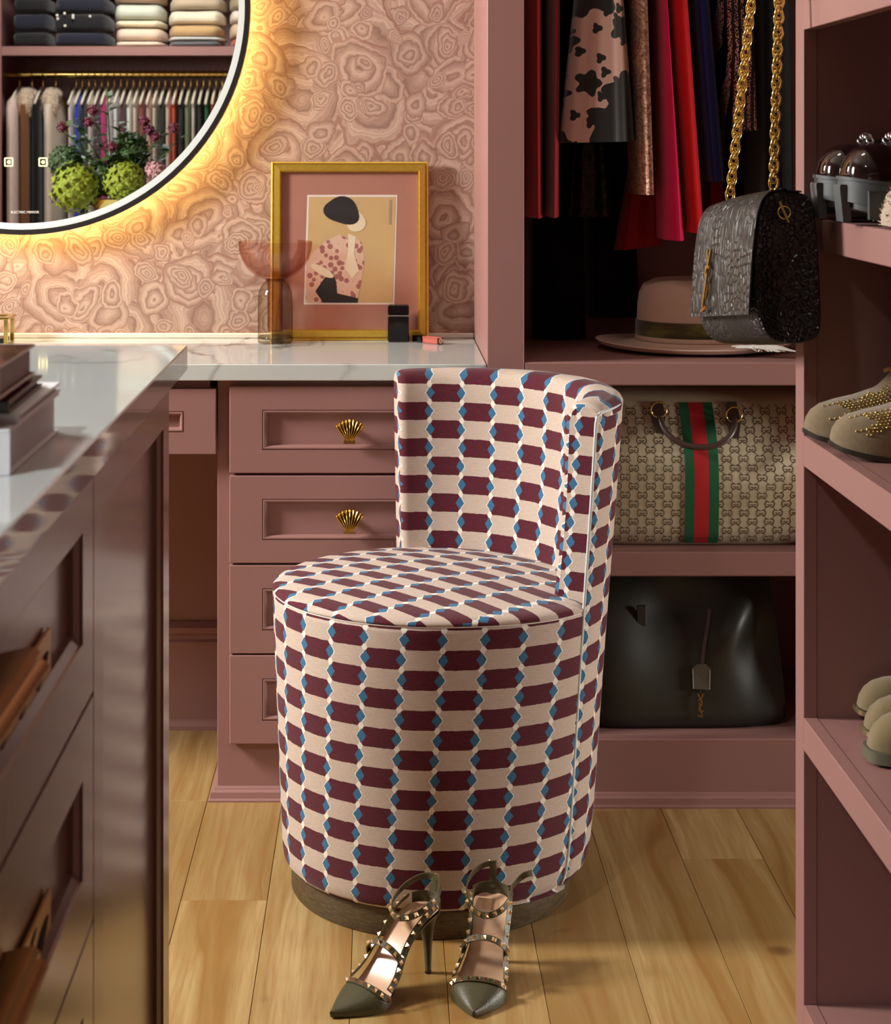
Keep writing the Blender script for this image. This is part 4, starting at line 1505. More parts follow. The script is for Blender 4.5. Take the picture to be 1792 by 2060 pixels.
def pump(label, toe, heel, mirror, open_buckle):
    """pointed slingback pump; local x runs from the heel seat to the toe, y sideways, z up"""
    toe, heel = Vector(toe), Vector(heel)
    d = toe - heel
    LN = d.length
    ang = atan2(d.y, d.x)
    root = thing('studded_pump', label, 'shoe', (heel.x, heel.y, 0), (0, 0, ang), None)
    k = LN / .190
    SZ = lambda x: smooth_interp([(-.004, .0905), (.0, .0905), (.022, .0880), (.045, .0760), (.07, .0545), (.095, .0270), (.115, .0115), (.135, .0052), (.155, .0040), (.172, .0048), (.190, .0070)], x / k)      # top of sole
    HW = lambda x: smooth_interp([(-.004, .0030), (-.001, .0130), (.006, .0205), (.016, .0250), (.03, .0260), (.05, .0245), (.075, .0240), (.1, .0305), (.12, .0350), (.135, .0350), (.155, .0255), (.172, .0145), (.183, .0065), (.190, .0012)], x / k)
    CV = lambda x: mirror * smooth_interp([(0, .0), (.06, -.003), (.12, .002), (.19, .0)], x / k)         # slight inward swing
    xs = [k * q for q in (-.004, -.002, .002, .008, .016, .026, .036, .046, .056, .066, .076, .086, .096, .106, .116, .126, .136, .146, .156, .166, .176, .184, .190)]
    # outsole
    rings = []
    for x in xs:
        w, z, c = HW(x), SZ(x), CV(x)
        th = .0042
        rings.append([Vector((x, c + w, z)), Vector((x, c - w, z)), Vector((x, c - w * .93, max(.0004, z - th))), Vector((x, c + w * .93, max(.0004, z - th)))])
    obj('outsole', MB().loft(rings), M['sole_dark'], root, smooth=40, local=True)
    # insole, nude leather, with a slightly raised edge
    def ins(u, v):
        x = -.003 + (k * .150 + .003) * u
        w = HW(x) * .95
        s_ = 2 * v - 1
        return Vector((x, CV(x) + w * s_, SZ(x) + .0009 + .0016 * abs(s_) ** 4))
    obj('insole', MB().grid(ins, 44, 10), M['nude'], root, smooth=60, local=True)
    # stamped label
    def st(u, v):
        x = k * (.014 + .034 * u)
        return Vector((x, CV(x) + .0105 * (2 * v - 1), SZ(x) + .0013))
    mb = MB().grid(st, 8, 2)
    pad = obj('stamped_label', mb, plain('label_leather', srgb(196, 154, 116), .3, var=.03), root, local=True)
    xm = k * .031
    sl = (SZ(xm + .01) - SZ(xm - .01)) / .02
    n_ = Vector((-sl, 0, 1)).normalized(); xt = Vector((1, 0, sl)).normalized()
    # heel upholstery: thin stiletto
    hz = [(.0865, .0185, .0205, .010), (.080, .0165, .0165, .010), (.070, .0120, .0125, .0085), (.055, .0080, .0085, .0065), (.035, .0055, .0060, .0055), (.012, .0042, .0048, .0048), (.0035, .0040, .0046, .0046)]
    rings = [[Vector((cx_ + rx * cos(2 * pi * j / 16) + .001, ry * sin(2 * pi * j / 16) , z)) for j in range(16)] for z, rx, ry, cx_ in hz]
    for r in rings[:2]:
        for p in r:
            p.z = min(p.z, SZ(max(p.x, 0)) - .0035)
    obj('heel', MB().loft(rings), M['olive'], root, smooth=50, local=True)
    obj('heel_tip', MB().lathe([(.0044, .0003), (.0048, .001), (.0046, .0034)], (.0056, 0, 0), 16), M['black'], root, smooth=40, local=True)
    # pointed vamp: dome over the front of the sole with an open throat
    XT0 = k * .118
    def vamp(u, v):
        # v: 0..1 from one sole edge over the top to the other
        s_ = 2 * v - 1
        x0 = XT0 + k * (.020 * (1 - abs(s_) ** 2.2) - .004)
        x = x0 + (k * .1895 - x0) * u
        w = HW(x) * 1.03 + .0006
        top = smooth_interp([(.10, .0300), (.118, .0290), (.14, .0260), (.16, .0190), (.178, .0120), (.190, .0085)], x / k)
        a = pi * v
        y = CV(x) - w * cos(a) * (1 if True else 0)
        zz = max(.0012, SZ(x) - .0028)
        return Vector((x, CV(x) - w * (abs(cos(a)) ** .8) * (1 if cos(a) > 0 else -1), zz + (top - zz + SZ(x) * .2) * (sin(a) ** .85)))
    obj('vamp', MB().grid(vamp, 26, 28), M['olive'], root, smooth=60, local=True)
    # straps ------------------------------------------------------------
    def strap(name, pts, nrms, w, nst, skip=(0.04, .96), seg=30, stud=True):
        pp = rail_pts(pts, seg)
        nn = rail_pts(nrms, seg)
        nn = [v.normalized() for v in nn]
        sp = obj(name, MB().ribbon(pp, nn, w, .0017), M['olive'], root, smooth=30, local=True)
        if not stud:
            return sp
        for q in range(nst):
            f = (skip[0] + (skip[1] - skip[0]) * q / max(1, nst - 1)) * seg
            i = min(int(f), seg - 1)
            p = pp[i].lerp(pp[i + 1], f - i)
            t_ = pp[i + 1] - pp[i]
            n2 = nn[i].lerp(nn[i + 1], f - i)
            n2 = (n2 - t_.normalized() * n2.dot(t_.normalized())).normalized()
            put('stud', STUD, sp, frame_matrix(p + n2 * .0009, n2, t_))
        return sp
    # topline of the vamp
    tl = [vamp(0.0, v) + Vector((.002, 0, .0012)) for v in (.04, .16, .3, .42, .5, .58, .7, .84, .96)]
    tn = []
    for v in (.04, .16, .3, .42, .5, .58, .7, .84, .96):
        a = pi * v
        tn.append(Vector((.25, -cos(a), sin(a) * .9 + .1)))
    strap('throat_strap', tl, tn, .0085, 9)
    # side straps from the throat up to the heel
    for s in (-1, 1):
        ks = [(.119, 1.0, .020), (.100, 1.03, .0165), (.080, 1.06, .0150), (.058, 1.06, .0150), (.036, 1.04, .0160), (.016, 1.03, .0180)]
        pts = [Vector((k * x, CV(k * x) + s * HW(k * x) * f, SZ(k * x) + dz * .72)) for x, f, dz in ks]
        nr = [Vector((.45, s * 1.0, .55)) for _ in ks]
        strap('side_strap', pts, nr, .0088, 9, (.05, .93))
    # heel counter: low wall round the heel seat
    rings = []
    for q in range(25):
        a = -1.25 + 2.5 * q / 24
        x = k * .018 - k * .0212 * cos(a)
        y = .0262 * sin(a)
        zb = SZ(max(x, 0)) - .001
        zt = zb + .019 - .004 * (1 - cos(a))
        o = Vector((-cos(a), sin(a), 0)) * .0012
        rings.append([Vector((x, y, zb)), Vector((x, y, zt)), Vector((x, y, zt)) + o, Vector((x, y, zb)) + o])
    obj('heel_counter', MB().loft(rings), M['olive'], root, smooth=40, local=True)
    # strap over the instep
    xi = k * .088
    pts, nr = [], []
    for q in range(9):
        a = pi * q / 8
        pts.append(Vector((xi + .010 * sin(a), CV(xi) - (HW(xi) + .004) * cos(a), SZ(xi) + .012 + .024 * sin(a))))
        nr.append(Vector((.55 * sin(a) + .1, -cos(a), sin(a) * .8 + .1)))
    strap('instep_strap', pts, nr, .0085, 7, (.06, .94))
    # ankle strap
    xa = k * .050
    pts, nr = [], []
    if not open_buckle:
        pts = [Vector((k * .030 + .037 * cos(b), .0300 * sin(b), .1120 - .017 * cos(b))) for b in [pi + 2 * pi * q / 24 for q in range(25)]]
        nr = [Vector((cos(b), sin(b), .25)) for b in [pi + 2 * pi * q / 24 for q in range(25)]]
        strap('ankle_strap', pts, nr, .0085, 9, (.27, .76), 60)
        bp, bt = pts[0], Vector((0, 1, 0))
        bn = Vector((-1, 0, .2))
    else:
        bs_ = [-.62 * pi + 1.62 * pi * q / 24 for q in range(25)]
        pts = [Vector((k * .034 + .040 * cos(b), mirror * .0315 * sin(b), .1115 - .020 * cos(b))) for b in bs_]
        nr = [Vector((cos(b), mirror * sin(b), .25)) for b in bs_]
        # loose end standing away from the shoe
        e0 = pts[0]
        pts = [e0 + Vector((-.004, -mirror * .028, .012)), e0 + Vector((-.003, -mirror * .015, .007))] + pts[1:]
        nr = [Vector((.6, -mirror * .4, .5)), Vector((.4, -mirror * .8, .3))] + nr[1:]
        strap('ankle_strap', pts, nr, .0082, 8, (.20, .66), 60)
        bp, bt, bn = pts[-1], Vector((0, 1, 0)), Vector((-1, 0, .3))
    bk = [bp + Vector((-.002, 0, .0)) + Vector((0, y_, z_)) for y_, z_ in ((-.006, -.006), (-.006, .003), (.006, .003), (.006, -.006))]
    obj('buckle', MB().tube(bk, .0012, 8, closed=True), M['rose_gold'], root, smooth=60, local=True)
    # keeper rising from the counter to the buckle
    kp = [Vector((-k * .003, 0, .100)), Vector((-k * .006, 0, .112)), bp + Vector((0, 0, .004))]
    strap('back_tab', kp, [Vector((-1, 0, .1))] * 3, .009, 0, stud=False, seg=10)
    # lettering on the stamped label, reading along the shoe
    c = Vector((xm, CV(xm) - .0022 * mirror, SZ(xm) + .0016))
    Mx = Matrix((-xt, -n_.cross(xt) * 1.0, n_)).transposed().to_4x4()
    Mx.translation = c
    d2 = bpy.data.curves.new('lettering', 'FONT')
    d2.body = 'VALENTINO'
    d2.size = .0058
    d2.align_x = 'CENTER'; d2.align_y = 'CENTER'
    d2.materials.append(plain('stamped_brown', srgb(92, 62, 44), .5))
    o2 = bpy.data.objects.new('lettering', d2)
    COL.objects.link(o2)
    text_mesh(o2, root, Mx, True)
    return root


pump('olive studded pump with its ankle strap buckled, left one of the pair on the floor', (-.0646, 2.389, 0), (.0695, 2.527, 0), 1, False)
pump('olive studded pump with an unfastened ankle strap, right one of the pair on the floor', (.1215, 2.389, 0), (.1560, 2.563, 0), -1, True)

# ------------------------------------------------------------------ shoes on the shelving
def shell(root, name, m, stations, X0, Yc, zb, closed=True, n=26, bias=1.0, local=False):
    """upper lofted along +X from the toe; stations: (x, half width, z bottom, z top)"""
    rings = []
    for x, w, z0, z1 in stations:
        r = []
        for j in range(n):
            a = 2 * pi * j / n
            c, s = cos(a), sin(a)
            y = w * (abs(c) ** .85) * (1 if c > 0 else -1)
            if s >= 0:
                z = z0 + (z1 - z0) * (abs(s) ** .8)
            else:
                z = z0 - .0002 * abs(s)
            r.append(Vector((X0 + x, Yc + y, zb + z)))
        rings.append(r)
    return obj(name, MB().loft(rings), m, root, smooth=60)


def slab(root, name, m, prof, X0, Yc, zb, ex=0.0, n=None):
    """sole: prof (x, half width, z bottom, z top)"""
    rings = []
    for x, w, z0, z1 in prof:
        w += ex
        rings.append([Vector((X0 + x, Yc - w, zb + z1)), Vector((X0 + x, Yc + w, zb + z1)), Vector((X0 + x, Yc + w, zb + z0)), Vector((X0 + x, Yc - w, zb + z0))])
    return obj(name, MB().loft(rings), m, root, smooth=35)


def loafer(label, X0, Yc, zb):
    root = thing('platform_loafer', label, 'shoe', (X0 + .13, Yc, zb), group=None)
    toe = lambda x: .047 * sqrt(max(0.0, 1 - (1 - min(1, x / .052)) ** 2.4)) if x < .052 else .047 - .006 * min(1, max(0, (x - .07) / .08))
    xs = [.0005, .003, .007, .013, .021, .032, .045, .06, .09, .13, .18, .22, .245]
    spring = lambda x: .016 * max(0, 1 - x / .085) ** 1.6
    pr = [(x, toe(x), .013 + spring(x), .043 + spring(x) * .6) for x in xs]
    slab(root, 'midsole', M['sole_rubber'], pr, X0, Yc, zb)
    slab(root, 'welt', M['sole_rubber'], [(x - .0015 if x < .01 else x, w + .0018, z1 + .0002, z1 + .0042) for x, w, z0, z1 in pr], X0, Yc, zb)
    slab(root, 'outsole', M['sole_rubber'], [(x + .004, w - .004, z0 - .0075, z0 - .0002) for x, w, z0, z1 in pr], X0, Yc, zb)
    # tread lugs round the edge
    for i, (q, wd) in enumerate([(.5, 0), (.034, .022), (.064, .022), (.094, .022), (.124, .022), (.154, .022)]):
        mb = MB()
        if i == 0:
            a = [(-.0035, -.020), (-.0035, .012), (.006, .012), (.006, -.020)]
            mb.loft([[Vector((X0 + x + dx, Yc + y, zb + z)) for x, y in a] for z, dx in ((.004, .004), (.044, -.0), (.047, .001))])
            obj('tread_lug', mb, M['sole_rubber'], root, smooth=30)
        else:
            h = toe(q)
            for s in (-1, 1):
                mb = MB()
                zz = spring(q)
                mb.loft([[Vector((X0 + q + x, Yc + s * (h * f + y), zb + z)) for x, y in ((-wd / 2, -.006), (wd / 2, -.006), (wd / 2, .0022), (-wd / 2, .0022))] for z, f in ((.0006 + zz, 1.02), (.030 + zz, 1.0), (.033 + zz, .97))])
                obj('tread_lug', mb, M['sole_rubber'], root, smooth=30)
    ts = [(.004, .010, 0, .006), (.006, .022, 0, .016), (.011, .031, 0, .026), (.018, .037, 0, .034), (.028, .041, 0, .040), (.040, .043, 0, .043), (.052, .0435, 0, .0445)]
    zo = lambda x: .0475 + spring(x) * .6
    cap_ = shell(root, 'toe_cap', M['patent'], [(x, w, zo(x), zo(x) + h * 1.0) for x, w, d_, h in ts], X0, Yc, zb)
    shell(root, 'upper', M['black_leather'], [(.0525, .0425, zo(.05), zo(.05) + .0435), (.075, .0420, zo(.07), zo(.07) + .052), (.11, .040, .0475, .105), (.14, .0385, .0475, .112), (.19, .0375, .0475, .098), (.235, .034, .0475, .100), (.246, .020, .0475, .090)], X0, Yc, zb)
    # chain trim on the instep
    mb = MB()
    for q in range(11):
        a = pi * (.10 + .80 * q / 10)
        p = Vector((X0 + .056 + .006 * sin(a), Yc - .043 * cos(a), zb + .056 + .048 * sin(a)))
        mb.tube([p + Vector((.0042 * cos(2 * pi * j / 10), .003 * sin(2 * pi * j / 10), .0035 * sin(2 * pi * j / 10))) for j in range(10)], .0013, 6, closed=True)
    obj('chain_trim', mb, M['silver'], root, smooth=60)
    return root


ZA = 1.0424
loafer('black platform loafer with lugged sole on the top shoe shelf, the farther one', .5290, 2.238, ZA)
loafer('black platform loafer with lugged sole on the top shoe shelf, the nearer one', .5300, 2.128, ZA)
# furry slipper at the edge of the picture
sl = thing('shearling_slipper', 'cream shearling shoe beside the loafers at the edge of the top shelf', 'shoe', (.64, 2.03, ZA))
rf2 = random.Random(5)
mb = MB()
st_ = [(.0, .012, .004, .022), (.006, .026, .002, .040), (.02, .038, .001, .052), (.05, .044, .0005, .060), (.1, .044, .0005, .062), (.16, .040, .0005, .066), (.22, .034, .0005, .066), (.24, .018, .004, .05)]
shell(sl, 'upper', M['fur'], st_, .553, 2.020, ZA)
mb = MB()
for i in range(420):
    a = rf2.uniform(.05, pi - .05)
    f = rf2.uniform(0, 1) ** 1.4
    x = .24 * f
    w = interp([(s_[0], s_[1]) for s_ in st_], x); h = interp([(s_[0], s_[3]) for s_ in st_], x)
    n = Vector((-.5 if x < .02 else 0, cos(a), sin(a) + .1)).normalized()
    p = Vector((.553 + x, 2.020 + w * cos(a), ZA + .002 + h * sin(a) * .97))
    t1 = n.orthogonal().normalized()
    q = p + n * rf2.uniform(.003, .007) + Vector((rf2.uniform(-.002, .002), rf2.uniform(-.002, .002), rf2.uniform(-.002, .002)))
    mb.add([p + t1 * .0012, p - t1 * .0012, q], [(0, 1, 2)])
obj('tuft', mb, M['fur'], sl, recalc=False, kind='stuff')


# studded suede boots
BEAD = meshdata('stud', MB().sphere((0, 0, 0), .0013, 8, 6), M['gold'], 60)


def boot(label, X0, Yc, zb, yaw):
    root = thing('studded_boot', label, 'boot', (X0, Yc, zb), (0, 0, yaw))
    base = [(.0, .004, .019, .026), (.003, .013, .0165, .034), (.009, .022, .014, .042), (.02, .030, .0115, .049), (.038, .0365, .008, .0545), (.06, .0395, .005, .0595), (.085, .0385, .004, .068), (.105, .0365, .005, .080)]
    n = 30

    def ring(x, w, z0, z1, p=.82):
        r = []
        for j in range(n):
            a = 2 * pi * j / n
            c, s = cos(a), sin(a)
            y = w * (abs(c) ** .85) * (1 if c > 0 else -1)
            r.append(Vector((x, y, z0 + (z1 - z0) * (abs(s) ** p if s > 0 else 0))))
        return r
    obj('foot', MB().loft([ring(*b) for b in base] + [ring(.14, .034, .010, .098), ring(.19, .033, .020, .104), ring(.235, .030, .030, .1), ring(.25, .016, .034, .085)]), M['suede'], root, smooth=60, local=True)
    # shaft
    rings = []
    for z, x0, x1, w in ((.070, .088, .246, .0365), (.085, .104, .246, .036), (.105, .119, .244, .036), (.13, .126, .243, .037), (.17, .128, .244, .040), (.22, .124, .248, .043), (.235, .123, .249, .0435)):
        rings.append([Vector(((x0 + x1) / 2 + (x1 - x0) / 2 * cos(2 * pi * j / 28), w * sin(2 * pi * j / 28), z)) for j in range(28)])
    obj('shaft', MB().loft(rings), M['suede'], root, smooth=60, local=True)
    rs = []
    for x, w, z0, z1 in [(-.0022, .004, .0135, .0185)] + [(b[0], b[1] + .0022, b[2] - .006, b[2] - .0002) for b in base[1:]] + [(.14, .034, .006, .0105), (.19, .033, .016, .0205), (.235, .030, .026, .0305)]:
        rs.append([Vector((x, -w, z1)), Vector((x, w, z1)), Vector((x, w, z0)), Vector((x, -w, z0))])
    obj('sole', MB().loft(rs), M['sole_dark'], root, smooth=40, local=True)
    obj('heel', MB().loft([[Vector((x, y, z)) for x, y in ((a, -w), (b, -w), (b, w), (a, w))] for z, a, b, w in ((.0004, .195, .240, .026), (.024, .188, .246, .030))]), M['sole_dark'], root, local=True)
    obj('pull_tab', MB().ribbon([Vector((.112, -.012, .083)), Vector((.100, -.010, .092)), Vector((.094, -.008, .089))], [Vector((0, -.3, 1))] * 3, .009, .0012), plain('tan_tab', srgb(206, 160, 84), .5), root, local=True)
    # studs: rows along the toe line and a star field over the instep
    def on(x, v):
        w = interp([(b[0], b[1]) for b in base], x); z0 = interp([(b[0], b[2]) for b in base], x); z1 = interp([(b[0], b[3]) for b in base], x)
        a = pi * v
        c, s = cos(a), sin(a)
        p = Vector((x, w * (abs(c) ** .85) * (1 if c > 0 else -1), z0 + (z1 - z0) * s ** .82))
        return p, Vector((-.25, c, s + .1)).normalized()
    spots = []
    for q in range(12):
        spots.append((.020 + .0058 * q, .62 + .0 * q))
        spots.append((.024 + .0058 * q, .83 - .004 * q))
    rb = random.Random(int(Yc * 1000))
    for x in [k * .0044 for k in range(8, 24)]:
        for v in [k * .029 for k in range(16, 34)]:
            xx = x + (.0026 if int(v / .029 + .5) % 2 else 0)
            star = abs((xx - .074) / .030) + abs((v - .74) / .20)
            arm = abs((v - .74) - (xx - .066) * 3.2) < .05 or abs((v - .74) + (xx - .066) * 3.6) < .05
            if (star < .85 or arm) and .45 < v < .98:
                spots.append((xx, v))
    up = []
    for x, v in spots[:250]:
        p, nn = on(x, v)
        put('stud', BEAD, root, Matrix.Translation(p + nn * .0004))
    for z, m_ in ((.100, 8), (.120, 8), (.150, 8)):
        for k in range(m_):
            a = pi + .2 + (k / m_) * 1.6
            x0 = .1045 + (z - .085) * .7 if z < .11 else .124
            put('stud', BEAD, root, Matrix.Translation((( x0 + .246) / 2 + (.246 - x0) / 2 * cos(a), .0372 * sin(a), z)))
    return root


boot('taupe suede ankle boot with gold studs on the middle shoe shelf, the farther one', .5155, 2.235, .7724, radians(0))
boot('taupe suede ankle boot with gold studs on the middle shoe shelf, the nearer one', .5240, 2.142, .7724, radians(-2))


# plain suede toes on the lower shelf
def slipper(label, X0, Yc, zb, lift, w, m_sole, thick):
    root = thing('suede_slipper', label, 'shoe', (X0, Yc, zb))
    base = [(.001, .25, .006), (.004, .48, .016), (.010, .68, .026), (.02, .84, .035), (.035, .95, .042), (.055, 1.0, .047), (.085, .98, .052), (.13, .88, .050), (.19, .84, .044), (.225, .66, .038), (.235, .3, .024)]
    lz = lambda x: lift * max(0, 1 - x / .12) ** 1.3 + thick
    shell(root, 'upper', M['suede_tan'], [(x, w * f, lz(x), lz(x) + h) for x, f, h in base], X0, Yc, zb)
    slab(root, 'sole', m_sole, [(x - .004 if x < .02 else x, w * f + .0035, lz(x) - thick + .0002, lz(x) - .0002) for x, f, h in base], X0, Yc, zb)
    return root


m_met = plain('bronze_welt', srgb(150, 136, 104), .22, metal=.7)
slipper('tan suede shoe toe with bronze welt on the lowest shoe shelf, farthest of the three', .588, 2.268, .4194, .018, .027, m_met, .006)
slipper('tan suede shoe toe with bronze welt on the lowest shoe shelf, middle of the three', .580, 2.205, .4194, .012, .029, m_met, .006)
slipper('tan suede shoe with thick stitched grey sole on the lowest shoe shelf', .566, 2.137, .4194, .003, .031, plain('grey_crepe_sole', srgb(92, 90, 72), .6, var=.1), .014)
# ------------------------------------------------------------------ monogram strokes
def monogram(mb, o, U, V, N, s, w, t):
    """three interlaced letters, Y over S over L; o is the middle, s the height"""
    o, U, V, N = Vector(o), Vector(U), Vector(V), Vector(N)

    def st(pts, k, wf=1.0, smooth=True):
        p3 = [o + U * a * s + V * b * s + N * (t * .5 + k * t * .35) for a, b in pts]
        if smooth:
            p3 = rail_pts(p3, 26)
        m = len(p3)
        mb.ribbon(p3, [N] * m, [w * wf] * m, t)
    st([(-.11, .50), (-.055, .36), (.0, .22)], 0, 1.1, False)
    st([(.12, .51), (.055, .36), (.0, .22), (-.03, .10), (-.05, -.04)], 1, 1.1)
    st([(.13, .19), (.07, .235), (-.01, .22), (-.055, .14), (-.02, .05), (.045, -.03), (.085, -.13), (.06, -.24), (-.01, -.29), (-.085, -.27), (-.115, -.21)], 2, .9)
    st([(.075, .12), (.05, -.02), (.01, -.18), (-.03, -.34), (-.055, -.48), (-.05, -.49)], 3, 1.0, False)
    st([(-.062, -.485), (.02, -.475), (.10, -.455), (.125, -.41)], 4, 1.1, False)
    return mb


# ------------------------------------------------------------------ black flap bag hanging from the shoe shelving
fb = thing('chain_bag', 'black crocodile flap bag with gold monogram hanging on a gold chain', 'handbag', (.490, 2.200, .8985), (radians(-6), 0, radians(7)))
gp = [(1557, 381), (1535, 394), (1522, 430), (1514, 480), (1510, 540), (1511, 600), (1515, 640), (1524, 666), (1547, 686), (1590, 692), (1628, 684), (1643, 664), (1646, 600), (1645, 500), (1640, 420), (1630, 391), (1600, 381)]
g2 = [((px - 1578) * 2.2 / F, (690 - py) * 2.2 / F * .985) for px, py in gp]
g2 = [(x, z) for x, z in g2]
LB = .236


def closed_smooth(pts, n):
    m = len(pts)
    out = []
    for q in range(n):
        t_ = q / n * m
        i = int(t_); f = t_ - i
        p = [Vector((*pts[(i + k - 1) % m], 0)) for k in range(4)]
        v = .5 * ((2 * p[1]) + (p[2] - p[0]) * f + (2 * p[0] - 5 * p[1] + 4 * p[2] - p[3]) * f * f + (3 * p[1] - p[0] - 3 * p[2] + p[3]) * f ** 3)
        out.append((v.x, v.y))
    return out


gs = closed_smooth(g2, 68)
gc = (sum(p[0] for p in gs) / 68, sum(p[1] for p in gs) / 68)
ys = [0.0, .0015, .004, .02, .06, .118, .176, .216, .232, .2345, .236]
sc_ = [.93, .985, 1.0, 1.0, 1.03, 1.045, 1.03, 1.0, 1.0, .985, .93]
rings = [[Vector((gc[0] + (x - gc[0]) * s_, y, gc[1] + (z - gc[1]) * (1 + (s_ - 1) * .3))) for x, z in gs] for y, s_ in zip(ys, sc_)]
# pleat in the gusset
body = obj('body', MB().loft(rings, cap0=False, cap1=False), M['croc'], fb, smooth=50, local=True)
for nm, y, dy in (('gusset', .0, 1), ('gusset', LB, -1)):
    mb = MB()
    base = [Vector((gc[0] + (x - gc[0]) * .93, y, gc[1] + (z - gc[1]) * .985)) for x, z in gs]
    R = [base]
    for f, dep in ((.86, .002), (.6, .009), (.3, .014), (.04, .016)):
        R.append([Vector((gc[0] + (p.x - gc[0]) * f, y + dy * dep * (1 - .6 * max(0, (p.z - gc[1]) / .1)), gc[1] + (p.z - gc[1]) * (f * .5 + .5 if f > .3 else f * 2))) for p in base])
    mb.loft(R, cap0=False)
    obj(nm, mb, M['croc_black'], fb, smooth=70, local=True)
fpts = [(1612, 379.5), (1585, 377), (1560, 376), (1538, 385), (1521, 412), (1510, 460), (1503, 510), (1498, 560), (1494, 600), (1492, 632)]
fl2 = [((px - 1578) * 2.2 / F, (690 - py) * 2.2 / F * .985) for px, py in fpts]
fl3 = rail_pts([Vector((x, 0, z)) for x, z in fl2], 40)
ysf = [-.003, .0, .03, .08, .118, .16, .21, .236, .239]
rings = []
for i, p in enumerate(fl3):
    tg = (fl3[min(i + 1, 40)] - fl3[max(i - 1, 0)]).normalized()
    nr = Vector((tg.z, 0, -tg.x))
    if nr.x > 0: nr = -nr
    if i < 6 and nr.z < 0: nr = -nr
    row = []
    for y in ysf:
        bul = .003 * (1 - ((y - .118) / .121) ** 2) * min(1, i / 12)
        row.append(Vector((p.x, y, p.z)) + nr * bul)
    rings.append(row + [q - nr * .0018 for q in row[::-1]])
obj('flap', MB().loft(rings), M['croc'], fb, smooth=50, local=True)
# monogram on the flap
xz0, xz1 = fl3[26], fl3[38]
Vv = (xz0 - xz1).normalized()
Nn = Vector((-Vv.z, 0, Vv.x))
oo = fl3[31] + Vector((0, .150, 0)) + Nn * .0036
oo.z += .002
obj('monogram', monogram(MB(), oo, Vector((0, -1, 0)), Vv, Nn, .079, .0034, .0030), M['gold'], fb, smooth=30, local=True)
# ring and toggle on the near gusset
rc = Vector(((1573 - 1578) * 2.2 / F, -.004, (690 - 424) * 2.2 / F * .985))
obj('ring', MB().tube([rc + Vector((.0076 * cos(2 * pi * j / 28), 0, .0076 * sin(2 * pi * j / 28))) for j in range(28)], .0012, 8, closed=True), M['gold'], fb, smooth=60, local=True)
obj('toggle', MB().tube([rc + Vector((-.0062, -.002, .013)), rc + Vector((.0040, -.0035, -.0125))], .0017, 10), M['gold'], fb, smooth=60, local=True)
# chain straps: one curb link mesh, laid along two lines up to a hook
lk = []
for j in range(22):
    a = 2 * pi * j / 22
    lk.append(Vector((.0086 * cos(a), .0054 * sin(a), .0016 * sin(2 * a))))
LINK = meshdata('link', MB().tube(lk, .00185, 8, closed=True), M['gold'], 60)
HOOK = Vector((.5165, 2.322, 1.752))
Wb = WM[fb.name]
for a_loc in (Vector((-.006, .022, .1880)), Vector((-.006, .196, .1880))):
    a = Wb @ a_loc
    v = HOOK - a
    dirn = v.normalized()
    n = int(v.length / .0102)
    chn = obj('chain_strap', MB().tube([a - dirn * .006 + Vector((.0048 * cos(2 * pi * j / 16), 0, .0048 * sin(2 * pi * j / 16))) for j in range(16)], .0013, 6, closed=True), M['gold'], fb, smooth=60)
    for i in range(n):
        p = a + dirn * (.004 + i * .0102)
        side = dirn.cross(Vector((0, 1, 0))).normalized()
        side = Matrix.Rotation(radians(38 if i % 2 else -38), 3, dirn) @ side
        Mx = Matrix((dirn, dirn.cross(side) * -1 if False else side, dirn.cross(side))).transposed().to_4x4()
        Mx.translation = p
        put('link', LINK, chn, Mx)
mb = MB().lathe([(.0001, 0), (.012, 0), (.012, .003), (.0001, .003)], (0, 0, 0), 20)
mb.v = [Vector((XF - .0005 - p.z, HOOK.y + p.x, HOOK.z + .012 + p.y)) for p in mb.v]
mb.tube(rail_pts([(XF - .003, HOOK.y, HOOK.z + .012), (XF - .010, HOOK.y, HOOK.z + .002), (XF - .0135, HOOK.y, HOOK.z - .006), (XF - .020, HOOK.y, HOOK.z - .004), (XF - .022, HOOK.y, HOOK.z + .006)], 14), .0024, 8)
obj('hook', mb, M['gold'], su, smooth=50)


# ------------------------------------------------------------------ soft bags on the wardrobe shelves
def bag_ring(x0, x1, yf, yb, n_f=44, n_s=6, rc=.03):
    """plan outline running along the front from x0 to x1, then round the back"""
    pts = []
    for j in range(n_f + 1):
        pts.append((x0 + (x1 - x0) * j / n_f, yf, 1))
    for j in range(1, n_s):
        pts.append((x1, yf + (yb - yf) * j / n_s, 0))
    for j in range(n_f + 1):
        if j % 4 == 0:
            pts.append((x1 + (x0 - x1) * j / n_f, yb, 0))
    for j in range(1, n_s):
        pts.append((x0, yb + (yf - yb) * j / n_s, 0))
    return pts


DX0, DX1, DZ0, DZ1 = .285, .820, .4370, .690


def d_front(x, z):
    u = (x - .56) / .26
    w = (z - DZ0) / (DZ1 - DZ0)
    y = 3.212 + .030 * abs(u) ** 4 + .050 * max(0, w - .55) ** 1.6 / .28 + .012 * max(0, .07 - w) / .07
    y -= .010 * exp(-((u + .1) / .8) ** 2) * sin(pi * min(1, max(0, w))) 
    # slanting fold at the right
    ln = (w - .38) - (u - .35) * .42
    y -= .018 * exp(-(ln / .13) ** 2) * max(0, min(1, (u - .15) / .5))
    y += .010 * exp(-((ln - .26) / .13) ** 2) * max(0, min(1, (u - .0) / .4))
    return y


